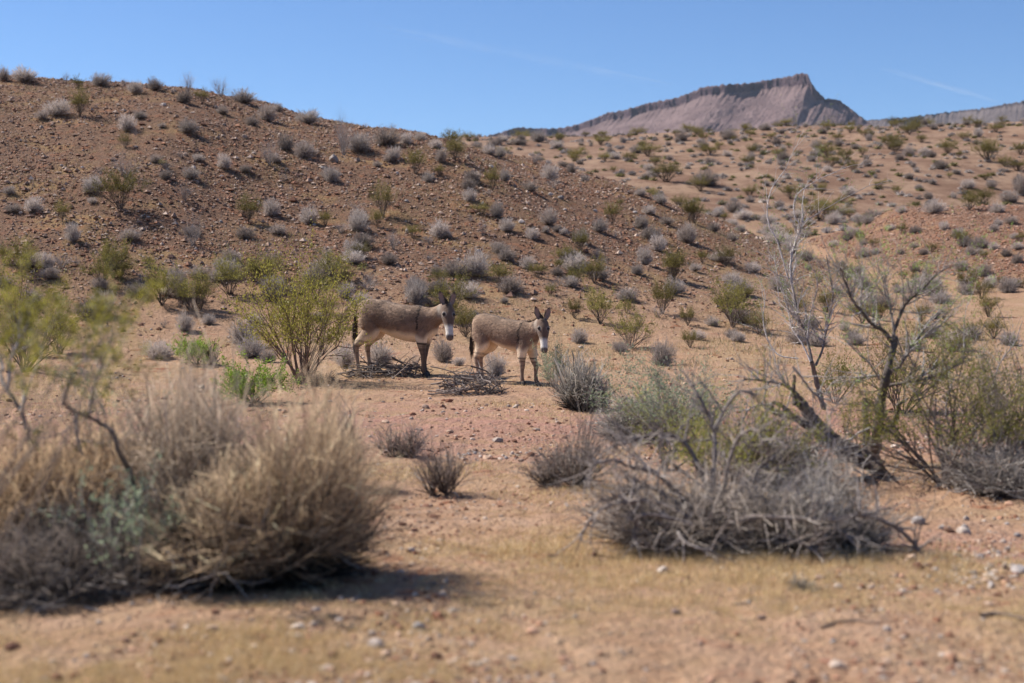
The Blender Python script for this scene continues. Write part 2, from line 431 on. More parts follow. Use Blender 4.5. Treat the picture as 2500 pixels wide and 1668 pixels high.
rng_out = [(1980, 330), (2060, 305), (2109, 294), (2136, 292), (2213, 287), (2260, 281), (2328, 272), (2404, 264), (2450, 255), (2500, 247), (2580, 232), (2700, 220), (2850, 240)]
build_mountain('mountain_range', rng_out, 4300, lambda S: np.interp(S, [1980, 2300, 2420, 2700], [2, 3, 6, 8]), M_RANGE, 1500, 77, 120, .7, .4, 2300, .3)

# ------------------------------------------------------------------ plant prototypes (unit height, about 1.3 wide)
GREY = (0.43, 0.372, 0.335); GREYD = (0.16, 0.125, 0.105); PALE = (0.52, 0.47, 0.43)
OLIVE = (0.20, 0.168, 0.05); DARKSTEM = (0.115, 0.085, 0.07); BRIGHT = (0.20, 0.29, 0.035); SAGE = (0.24, 0.29, 0.18)
def dome_dirs(rng, m, lo=3, hi=88):
    az = rng.uniform(0, 2*math.pi, m); s = rng.uniform(math.sin(rad(lo)), math.sin(rad(hi)), m); c = np.sqrt(1-s*s)
    return np.c_[np.cos(az)*c, np.sin(az)*c, s]
def fit(*gs):
    V = np.concatenate([v for g in gs for v in g.V]); top = np.percentile(V[:, 2], 99.3); wd = np.percentile(np.hypot(V[:, 0], V[:, 1]), 96)
    for g in gs: g.V = [v*np.array([.65/wd, .65/wd, 1/top]) for v in g.V]
def p_grey(seed, tw=560, tl=1300, col=GREY, openness=0.0):
    rng = np.random.default_rng(seed); st, tg = Geo(), Geo()
    lob = rng.normal(size=(5, 3)); lob[:, 2] = np.abs(lob[:, 2]); lob /= np.linalg.norm(lob, axis=1, keepdims=True)
    def shell(d):
        k = 1 + .30*np.max(d@lob.T, axis=1)**3 - .16 + .22*pn(d[:, 0]*3+seed, d[:, 1]*3+d[:, 2]*2, seed)
        return d*np.array([.66, .66, .95])*k[:, None]*(.72+.4*smooth(0, .55, d[:, 2]))[:, None]
    m = 26; d = dome_dirs(rng, m, 8, 85); e = shell(d)*.75
    q = np.linspace(0, 1, 5)[None, :, None]
    P = e[:, None]*q + rng.normal(0, .025, (m, 5, 3))*np.array([0, 1, 1, 1, 1])[None, :, None]
    st.strands(P, np.linspace(.016, .007, 5)[None], jit(GREYD, rng, m)[:, None], 4)
    d = dome_dirs(rng, tw, 10, 88); e = shell(d)*rng.uniform(.55, 1.12, (tw, 1))
    s = e*rng.uniform(.02, .5, (tw, 1))**1.3+rng.normal(0, .025, (tw, 3)); s[:, 2] = np.abs(s[:, 2])
    mid = (s+e)/2 + rng.normal(0, .05, (tw, 3))
    P = np.stack([s, mid, e], 1); c = jit(col, rng, tw, .22)
    cc = np.stack([c*.75, c*.9, c], 1)
    tg.strands(P, np.array([.009, .0075, .004])[None], cc, 2)
    k = rng.integers(0, tw, tl); s = mid[k]*.35+e[k]*.65 + 0
    e2 = e[k] + rng.normal(0, .085, (tl, 3)); e2[:, 2] = np.maximum(e2[:, 2], .01)
    tg.strands(np.stack([s, e2], 1), np.array([.006, .003])[None], jit(np.array(col)*1.12, rng, tl, .2)[:, None], 2)
    fit(st, tg)
    return st, tg, None
def grow(out, rng, p, d, L, r, depth, spread=.6, kids=3, wig=.12, up=.0, k=5, taper=.45, tips=None):
    pts = [np.array(p, float)]; d = unit(d)
    for i in range(k-1):
        d = unit(d + rng.normal(0, wig, 3) + np.array([0, 0, up]))
        pts.append(pts[-1]+d*L/(k-1))
    pts = np.array(pts); out.append((pts, np.linspace(r, r*taper, k), depth))
    if depth <= 0:
        if tips is not None: tips.append((pts, d))
        return
    for j in range(kids):
        t = rng.uniform(.3, 1.0) if j < kids-1 else 1.0
        x = t*(k-1); i = min(int(x), k-2); q = pts[i]+(pts[i+1]-pts[i])*(x-i)
        dd = unit(unit(pts[i+1]-pts[i]) + rng.normal(0, spread, 3)*np.array([1, 1, .7]))
        grow(out, rng, q, dd, L*rng.uniform(.45, .8), r*(1-t*(1-taper))*.72, depth-1, spread, kids, wig, up, k, taper, tips)
def strands_from(geo, out, colf, sides=3):
    by = {}
    for pts, r, dp in out: by.setdefault(len(pts), []).append((pts, r, dp))
    for k, L in by.items():
        geo.strands(np.array([a[0] for a in L]), np.array([a[1] for a in L]), np.array([colf(a[2]) for a in L])[:, None], sides)
def p_creosote(seed, leaves=6000, leafcol=OLIVE, stems=18, lean=.75, leafsize=.034, stemcol=DARKSTEM, bare=.48):
    rng = np.random.default_rng(seed); st, lf = Geo(), Geo(); out = []; tips = []
    for i in range(stems):
        az = i*2.4+rng.normal(0, .3); ln = lean*rng.uniform(.3, 1.25)
        d = unit([math.cos(az)*ln, math.sin(az)*ln, 1])
        grow(out, rng, [rng.normal(0, .03), rng.normal(0, .03), -.02], d, rng.uniform(.42, .68), rng.uniform(.009, .015), 2, .46, 4, .11, .02, 5, .5, tips)
    strands_from(st, out, lambda dp: np.array(stemcol)*rng.uniform(.8, 1.3)*(1.0 if dp else 1.5))
    tips += [(o[0], unit(o[0][-1]-o[0][0])) for o in out if o[2] == 1 and rng.random() < .8]
    k = rng.integers(0, len(tips), leaves); t = rng.uniform(.05, 1.08, leaves)
    P = np.array([tips[a][0][0]+(tips[a][0][-1]-tips[a][0][0])*b for a, b in zip(k, t)]) + rng.normal(0, .028, (leaves, 3))
    D = np.array([tips[a][1] for a in k]) + rng.normal(0, .6, (leaves, 3))
    kp = (P[:, 2] > bare*np.percentile(P[:, 2], 97)) | (rng.random(leaves) < .10); P, D = P[kp], D[kp]; leaves = len(P)
    lf.leaves(P, D, leafsize*rng.uniform(.7, 1.4, leaves), leafsize*.55*rng.uniform(.7, 1.3, leaves), jit(leafcol, rng, leaves, .25)*np.array([1, 1, 1])[None], rng)
    fit(st, lf)
    return st, None, lf
def p_bare(seed, stems=20, lean=.8, col=(0.38, .325, .30), depth=3, kids=3):
    rng = np.random.default_rng(seed); st, tg = Geo(), Geo(); out = []
    for i in range(stems):
        az = i*2.4+rng.normal(0, .3); ln = lean*rng.uniform(.2, 1.4)
        grow(out, rng, [rng.normal(0, .02), rng.normal(0, .02), -.02], [math.cos(az)*ln, math.sin(az)*ln, 1], rng.uniform(.4, .6), .012, depth, .42, kids, .09, .03, 4, .5)
    strands_from(st, [o for o in out if o[2] >= depth-1], lambda dp: np.array(col)*.7*rng.uniform(.8, 1.2))
    strands_from(tg, [o for o in out if o[2] < depth-1], lambda dp: np.array(col)*1.25*rng.uniform(.8, 1.25))
    fit(st, tg)
    return st, tg, None
PROTO = {
 'g': [p_grey(11+i) for i in range(6)],
 'd': [p_grey(31+i, col=(0.30, .25, .22)) for i in range(3)],
 'c': [p_creosote(51+i) for i in range(5)],
 'b': [p_bare(71+i) for i in range(5)],
 'y': [p_creosote(61+i, leaves=4200, leafcol=(.235, .21, .055), stems=14+4*i, lean=.8+.3*i, bare=.4) for i in range(3)],
 'l': [p_creosote(91+i, leaves=5200, leafcol=BRIGHT, stems=22, lean=1.5, leafsize=.05, bare=.1, stemcol=(.16, .13, .08)) for i in range(2)],
 's': [p_creosote(95+i, leaves=4200, leafcol=SAGE, stems=22, lean=1.0, leafsize=.032, bare=.2, stemcol=(.28, .24, .2)) for i in range(2)],
}
NAME = {'g': 'grey_shrub', 'd': 'dark_shrub', 'c': 'creosote_bush', 'b': 'bare_shrub', 'y': 'yellow_green_bush', 'l': 'green_shrub', 's': 'saltbush'}
CATG = {'g': 'shrub', 'd': 'shrub', 'c': 'bush', 'y': 'bush', 'b': 'shrub', 'l': 'shrub', 's': 'shrub'}
MESHES = {}; WHOLE = {}
for k, L in PROTO.items():
    MESHES[k] = []; WHOLE[k] = []
    for st, tg, lf in L:
        parts = []
        parts.append(('stems', st.mesh('stems'), M_WOOD))
        if tg: parts.append(('twigs', tg.mesh('twigs'), M_TWIG))
        if lf: parts.append(('foliage', lf.mesh('foliage', False), M_LEAF))
        for _, me, mm in parts: me.materials.append(mm)
        MESHES[k].append(parts)
        w = Geo(); w.merge(st)
        if tg: w.merge(tg)
        nw = sum(len(t) for t in w.T)
        if lf: w.merge(lf)
        me = w.mesh(NAME[k]); me.materials.append(M_TWIG); me.materials.append(M_LEAF)
        if lf:
            mi = np.zeros(len(me.polygons), np.int32); mi[nw:] = 1; me.polygons.foreach_set('material_index', mi)
        WHOLE[k].append(me)
srng = random.Random(5)
COUNT = {}
def shrub(kind, pos, w, h, label, group=None, parts=True, var=None, rz=None, name=None):
    """a plant of width w and height h (metres) standing at pos"""
    i = srng.randrange(len(MESHES[kind])) if var is None else var % len(MESHES[kind])
    rz = srng.uniform(0, 6.28) if rz is None else rz
    pos = np.array(pos, float); pos[2] -= .02*h
    sc = (w/1.3, w/1.3, h)
    if not parts:
        o = link(name or NAME[kind], WHOLE[kind][i], None, None, pos); o.rotation_euler = (0, 0, rz)
        tag(o, label, CATG[kind], group); o.scale = sc; return o
    r = thing(name or NAME[kind], label, CATG[kind], pos, rz, group); r.scale = sc
    for nm, me, mm in MESHES[kind][i]: link(nm, me, None, r)
    return r
def px_shrub(kind, u, v, wpx, hpx, label, group=None, **kw):
    p = hit(u, v); m = p[1]/FPX
    if group and not label.startswith('small'):
        hm = hpx*m; size = 'small' if hm < .5 else ('tall' if hm > 1.0 else 'mid-sized')
        label = size+' '+label; group = size+' '+group
        if 'stony hillside' in label and p[1] > float(_yc(np.array([p[0]]))[0])-3.5:
            label = label.replace('on the stony hillside', 'along the crest of the stony hill').replace('on the lower stony hillside', 'along the crest of the stony hill'); group = group.replace('hillside', 'hill crest')
    return shrub(kind, p, wpx*m, hpx*m, label, group, **kw)

HL = {'y': ('yellow-green leafy bush on the lower stony hillside', 'yellow-green bushes on the stony hillside'),
      'g': ('pale grey dome-shaped dry shrub on the stony hillside', 'grey shrubs on the stony hillside'),
      'd': ('dull brown-grey rounded shrub on the stony hillside', 'brown-grey shrubs on the stony hillside'),
      'c': ('olive-leaved creosote bush with dark stems on the stony hillside', 'creosote bushes on the stony hillside'),
      'b': ('bare twiggy leafless shrub on the stony hillside', 'bare shrubs on the stony hillside')}
def crop_list(items, ox, oy, sc, labels):
    for k, x, y, w, h in items:
        a, b = labels[k]
        px_shrub(k, ox+x/sc, oy+y/sc, w/sc, h/sc, a, b)
crop_list([('g',165,215,190,100),('d',25,210,90,95),('b',435,215,70,80),('c',515,265,120,95),('g',665,245,150,85),('b',825,245,90,60),('g',895,290,120,80),('d',1025,270,115,85),
 ('b',1140,285,70,40),('b',1240,290,120,165),('d',1215,355,110,85),('c',1335,358,120,110),('b',1455,315,190,140),('g',1610,356,180,95),('d',1765,478,140,120),('d',1835,415,90,62),
 ('g',2030,490,180,95),('g',375,440,190,110),('c',530,450,150,210),('g',840,540,130,110),('g',1240,550,150,95),('b',1780,770,200,210),('d',1880,670,120,120),('d',2000,720,140,130),
 ('g',1480,790,110,100),('b',2270,700,150,250),('g',2190,880,120,110),('c',790,1060,340,290),('b',830,850,320,190),('b',1220,1000,160,160),('c',1640,1150,190,210),('g',1790,1100,120,120),
 ('b',1270,1300,220,250),('g',2040,1150,140,120),('g',220,1080,140,110),('g',480,1270,110,130),('c',410,1140,120,160),('c',130,1490,260,270),('g',315,1450,100,110),('c',745,1510,270,280),
 ('b',510,1430,70,70),('c',2150,1170,110,110),('d',90,1080,120,60),('g',60,960,90,60)], 0, 120, 2.703, HL)
crop_list([('b',95,605,170,290),('g',200,605,180,130),('g',420,655,100,90),('d',370,560,200,110),('g',500,555,90,80),('g',590,535,90,60),('g',690,580,100,60),('c',790,565,160,110),('c',810,665,170,160),
 ('c',560,745,150,170),('g',640,795,80,70),('d',720,670,90,90),('g',1030,620,100,70),('g',1100,635,80,70),('b',1320,675,90,95),('g',1415,785,130,110),('d',1555,742,70,70),('c',1050,855,120,190),
 ('g',1130,790,80,80),('d',920,800,110,90),('g',905,920,100,90),('c',350,1015,200,250),('g',195,1110,150,120),('b',420,1230,130,150),('g',710,1150,130,120),('g',1080,1020,100,110),('c',980,1005,160,90),
 ('b',990,1140,120,140),('g',1140,1110,110,90),('g',1305,1160,90,80),('d',1410,1065,130,110),('c',1815,1068,120,160),('g',1735,1112,110,90),('g',2000,1092,110,90),('g',2050,1002,100,60),('g',2120,935,100,70),
 ('c',2310,1055,120,170),('g',1995,882,80,50),('g',1640,795,60,50),('g',2105,1232,120,110),('d',2290,1182,140,130),('g',2020,1322,110,120),('c',1610,1245,150,160),('g',1570,1362,200,120),('c',1700,1445,170,200),
 ('g',1970,1382,90,70),('c',2210,1422,200,230),('g',940,1392,190,170),('g',1270,1352,100,90),('d',690,1382,80,60),('g',560,1542,160,150),('g',170,1272,150,110),('g',1390,1120,60,45),('g',1500,1130,60,45),
 ('d',1240,560,60,40),('b',900,478,80,85),('d',1055,485,40,35),('b',240,455,60,45),('b',410,470,90,60)], 800, 140, 2.611, HL)
GL = {'g': ('pale grey shrub crowding the gully beyond the hill', 'grey shrubs along the gully'),
      'd': ('dull brown shrub crowding the gully beyond the hill', 'brown shrubs along the gully'),
      'c': ('olive creosote bush growing along the gully beyond the hill', 'creosote bushes along the gully'),
      'b': ('bare twiggy shrub along the gully beyond the hill', 'bare shrubs along the gully')}
crop_list([('g',540,1115,80,52),('g',560,1035,130,72),('g',410,990,70,42),('g',720,1062,120,62),('g',740,1140,180,90),('g',780,1192,250,92),('g',900,1025,100,62),('g',1130,1065,110,82),('g',1190,1005,80,52),
 ('g',1280,1042,70,50),('g',1350,1062,90,60),('g',1570,992,80,45),('g',1780,992,150,90),('c',2000,975,150,120),('g',2180,992,110,70),('g',1500,1102,70,42),('c',1575,1132,90,92),('g',1840,1102,70,60),
 ('d',2270,1062,100,52),('g',2160,1112,70,50),('c',1960,1202,140,100),('g',2155,1227,80,52),('c',1390,1212,100,62),('g',860,1240,120,80),('d',960,1300,110,80),('c',940,1100,140,90),
 ('g',1310,1452,110,82),('g',2130,1452,90,52),('d',2090,1400,120,90),('g',1950,1350,80,50),('c',2080,1540,190,140),('d',1820,1560,120,70),('c',1310,1180,90,70),('d',2330,880,100,140),('c',2330,1180,90,80)], 1600, 140, 2.611, GL)
crop_list([('g',190,1172,130,102),('d',490,1172,80,60),('d',370,1112,90,62),('g',410,1302,180,62),('c',110,1422,180,200),('c',250,1062,150,170),('g',150,1500,110,80)], 1600, 140, 2.611, HL)
SL = {'g': ('small grey shrub on the low spur beyond the gully', 'grey shrubs on the spur'), 'd': ('small brown shrub on the low spur beyond the gully', 'brown shrubs on the spur'), 'c': ('small olive bush on the low spur beyond the gully', 'olive bushes on the spur')}
ML = {'y': ('yellow-green leafy bush on the sandy flat at the foot of the hill', 'yellow-green bushes on the sandy flat'),
      'g': ('pale grey dome-shaped shrub on the sandy flat near the animals', 'grey shrubs on the sandy flat'),
      'd': ('brown-grey rounded shrub on the sandy flat near the animals', 'brown shrubs on the sandy flat'),
      'c': ('olive creosote bush on the sandy flat at the foot of the hill', 'creosote bushes on the sandy flat'),
      'b': ('bare twiggy shrub on the sandy flat near the animals', 'bare shrubs on the sandy flat')}
crop_list([('d',1140,335,150,210),('c',1280,405,190,240),('g',650,450,180,170),('g',1180,545,120,130),('c',380,685,330,330),('g',1560,640,210,180),('g',1600,710,190,150),('g',1710,745,120,90),('g',2200,335,120,105),('g',2310,395,160,95),
 ('g',2190,745,190,120),('c',130,700,260,300),('g',1010,720,230,120),('g',1330,500,100,70)], 0, 600, 2.611, ML)
crop_list([('g',760,245,220,230),('c',1060,420,430,260),('c',1240,560,330,300),('g',1250,190,300,170),('g',430,835,290,240),('g',90,845,190,200),('b',730,865,260,180),('g',1170,830,140,80),
 ('g',1530,935,230,230),('c',2280,385,190,210),('g',1310,400,150,90),('g',1610,240,90,70),('g',2330,620,180,150)], 820, 680, 3.917, ML)
px_shrub('d', 1083, 884, 56, 58, 'dark dead twiggy shrub behind the larger donkey\'s chest', None, name='dead_shrub')
for (x, y, w, h, k) in [(40,300,190,210,'c'),(190,370,120,120,'c'),(330,370,90,60,'g'),(480,460,110,60,'g'),(390,290,130,110,'c'),(470,270,130,110,'c'),(40,600,150,150,'g'),(600,420,200,160,'c'),(100,190,120,110,'g'),(1240,250,130,90,'g'),
                        (1930,320,150,160,'c'),(1650,240,150,80,'g'),(1930,150,90,50,'g'),(1480,180,120,70,'g')]:
    u, v = 1600+x/2.376, 640+y/2.376
    px_shrub(k, u, v, w/2.376, h/2.376, *ML[k])

rq = np.random.default_rng(77)
for i in range(58):
    u = rq.uniform(1330, 2500); v = rq.uniform(np.interp(u, [1330, 1700, 2500], [640, 640, 700]), 870)
    k = rq.choice(['g', 'g', 'd', 'c', 'b']); sz = rq.uniform(26, 62)*(v/780)
    px_shrub(k, u, v, sz*rq.uniform(1.1, 1.5), sz*(1.15 if k == 'c' else .8), *ML[k])
for i in range(26):
    u = rq.uniform(0, 800); v = rq.uniform(640, 800); k = rq.choice(['g', 'd', 'c', 'b']); sz = rq.uniform(28, 60)
    px_shrub(k, u, v, sz*rq.uniform(1.1, 1.5), sz*(1.15 if k == 'c' else .8), *ML[k])
for i in range(64):
    u = rq.uniform(0, 1650); top = np.interp(u, [0, 530, 800, 1230, 1600], [240, 270, 340, 410, 520]); v = rq.uniform(top, 640)
    k = rq.choice(['g', 'd', 'd', 'c', 'b', 'b']); sz = rq.uniform(18, 42)*(.6+.5*(v/640))
    px_shrub(k, u, v, sz*rq.uniform(1.1, 1.6), sz*(1.2 if k == 'c' else .8), *HL[k])

for i in range(56):
    u = rq.uniform(430, 1560); v = rq.uniform(630, 800)
    if 850 < u < 1360 and v > 725: continue
    k = rq.choice(['g', 'd', 'd', 'c', 'b', 'y']); sz = rq.uniform(26, 58)
    px_shrub(k, u, v, sz*rq.uniform(1.1, 1.7), sz*(1.1 if k in 'cy' else .8), *ML[k])
for u, v, w_, h_ in [(60, 800, 130, 105), (250, 700, 110, 95), (395, 745, 130, 120), (470, 760, 110, 100), (560, 720, 120, 110), (640, 690, 120, 90), (820, 690, 150, 90), (770, 735, 110, 90), (1100, 760, 130, 100), (1465, 790, 110, 100), (1540, 850, 130, 120), (1790, 800, 150, 130)]:
    px_shrub('y', u, v, w_, h_, *ML['y'])

for i in range(44):
    u = rq.uniform(1960, 2500); v = rq.uniform(np.interp(u, [1960, 2140, 2500], [610, 545, 545]), 720); k = rq.choice(['g', 'd', 'd', 'c']); sz = rq.uniform(14, 30)
    px_shrub(k, u, v, sz*rq.uniform(1.2, 1.8), sz, *SL[k])

# far slope: individual shrubs scattered over it
rngf = np.random.default_rng(8)
def far_scatter():
    pts = []; n = 0; tries = 0; ng = 0
    while n < 390 and tries < 20000:
        tries += 1
        Y = rngf.uniform(82, 178); X = rngf.uniform(-.10*Y, .39*Y)
        if pts and min((X-p[0])**2+(Y-p[1])**2 for p in pts) < 1.9**2: continue
        if pn(np.array([X/14]), np.array([Y/10]), 41)[0]+.6*pn(np.array([X/5]), np.array([Y/4]), 42)[0]+rngf.normal(0, .3) < -.25: continue
        z = Hs(X, Y)
        u = 1250+FPX*X/Y; v = 690-FPX*(z-CAM_Z)/Y
        b, hl, sp = hill_parts(np.array([X]), np.array([Y]))
        if hl[0] > .4: continue
        pts.append((X, Y)); n += 1
        k = rngf.choice(['g', 'g', 'd', 'd', 'c', 'c'])
        if k == 'g':
            ng += 1
            if ng > 90: n -= 1; continue
        h = rngf.lognormal(math.log(.55), .32) if k != 'c' else rngf.lognormal(math.log(.95), .28)
        w = h*rngf.uniform(1.1, 2.1)
        lab = {'g': ('small grey shrub dotting the open far slope', 'grey shrubs on the far slope'), 'd': ('small brown shrub dotting the open far slope', 'brown shrubs on the far slope'),
               'c': ('small olive bush dotting the open far slope', 'olive bushes on the far slope')}[k]
        shrub(k, (X, Y, z), w, h, *lab, parts=False)
far_scatter()
# the small ones towards the skyline that nobody could count
def far_stuff():
    g = Geo(); rng = np.random.default_rng(3)
    m = 2300; Y = rng.uniform(85, 200, m); X = rng.uniform(-.2, .42, m)*Y; z = H(X, Y)
    b, hl, sp = hill_parts(X, Y); ok = hl < .4; X, Y, z = X[ok], Y[ok], z[ok]
    for x, y, zz in zip(X, Y, z):
        t = 45; d = dome_dirs(rng, t); s = rng.uniform(.14, .42)
        e = d*s*np.array([1.3, 1.3, 1])*rng.uniform(.75, 1.05, (t, 1)); o = np.array([x, y, zz])
        c = np.array(GREY if rng.random() < .7 else (.26, .23, .10))*rng.uniform(.6, 1.1)
        g.strands(np.stack([o+e*.1, o+e], 1), np.array([[.03*s/.3, .012]]), c, 3)
    tag(link('distant_scrub', g.mesh('distant_scrub'), M_WOOD), 'low scrub speckling the far slope up to the skyline', 'scrub', kind='stuff')
far_stuff()

# ------------------------------------------------------------------ donkeys
def coat_material():
    m, n, l, p = mat('donkey_coat')
    a = N(n, 'ShaderNodeAttribute', attribute_name='Col')
    tc = N(n, 'ShaderNodeTexCoord')
    f = noise_node(n, l, 38, 4, .65, tc.outputs['Object'])
    c = mix(n, l, .5, a.outputs['Color'], mix(n, l, ramp(n, l, f, .3, .7), (.8, .8, .8), (1.1, 1.09, 1.08)), 'MULTIPLY')
    l.new(c, p.inputs['Base Color']); p.inputs['Roughness'].default_value = .85
    p.inputs['Specular IOR Level'].default_value = .15
    p.inputs['Sheen Weight'].default_value = .12
    b = N(n, 'ShaderNodeBump'); b.inputs['Strength'].default_value = .6; b.inputs['Distance'].default_value = .02
    l.new(f, b.inputs['Height']); l.new(b.outputs['Normal'], p.inputs['Normal'])
    return m
M_COAT = coat_material()
def simple(name, col, rough=.6, spec=.3):
    m, n, l, p = mat(name)
    tc = N(n, 'ShaderNodeTexCoord'); f = noise_node(n, l, 40, 3, .6, tc.outputs['Object'])
    l.new(mix(n, l, f, tuple(v*.75 for v in col), tuple(min(1, v*1.25) for v in col)), p.inputs['Base Color'])
    p.inputs['Roughness'].default_value = rough; p.inputs['Specular IOR Level'].default_value = spec
    return m
M_HOOF = simple('hoof_horn', (.045, .035, .03), .6)
M_EYE = simple('eye', (.012, .009, .008), .12, .6)

def loft(pts, ra, rb, side, n=18, m=None):
    """closed tube of ellipses through pts; ra along the side direction, rb across it"""
    pts = np.asarray(pts, float); k = len(pts); m = m or k*5
    P = spline(pts, m); q = np.linspace(0, k-1, m)
    def sp(x): return spline(np.asarray(x, float)[:, None], m)[:, 0]
    A, B = sp(ra), sp(rb)
    T = np.gradient(P, axis=0); T /= np.linalg.norm(T, axis=1, keepdims=True)
    S = np.broadcast_to(np.asarray(side, float), P.shape) if np.ndim(side) == 1 else spline(side, m)
    S = S-(S*T).sum(1, keepdims=True)*T; S /= np.linalg.norm(S, axis=1, keepdims=True)
    U = np.cross(T, S)
    an = np.arange(n)*2*math.pi/n
    V = P[:, None]+A[:, None, None]*np.cos(an)[None, :, None]*S[:, None]+B[:, None, None]*np.sin(an)[None, :, None]*U[:, None]
    V = np.vstack([V.reshape(-1, 3), P[:1], P[-1:]])
    F = []
    for i in range(m-1):
        for j in range(n):
            a, b = i*n+j, i*n+(j+1) % n
            F += [(a, b, b+n), (a, b+n, a+n)]
    for j in range(n):
        F.append((m*n, (j+1) % n, j)); F.append((m*n+1, (m-1)*n+j, (m-1)*n+(j+1) % n))
    return V, np.array(F)
def ear_geo(b, d, front, side, L, W):
    """cupped leaf-shaped ear: crescent section swept along d"""
    ts = np.linspace(0, 1, 11); V = []; n = 14
    wid = W*np.interp(ts, [0, .15, .4, .65, .85, 1], [.45, .75, 1.0, .88, .5, .06])*.5
    for t, w in zip(ts, wid):
        c = b+d*L*t
        ang = np.linspace(-1, 1, n//2)
        for a in ang: V.append(c+side*w*math.sin(a*1.5)-front*w*.75*math.cos(a*1.5))
        for a in ang[::-1]: V.append(c+side*w*.70*math.sin(a*1.4)-front*(w*.28*math.cos(a*1.4)-.0*w))
    V = np.array(V+[b, b+d*L]); m = len(ts); F = []
    for i in range(m-1):
        for j in range(n):
            a, bb = i*n+j, i*n+(j+1) % n
            F += [(a, bb, bb+n), (a, bb+n, a+n)]
    for j in range(n):
        F.append((m*n, (j+1) % n, j)); F.append((m*n+1, (m-1)*n+j, (m-1)*n+(j+1) % n))
    return V, np.array(F)

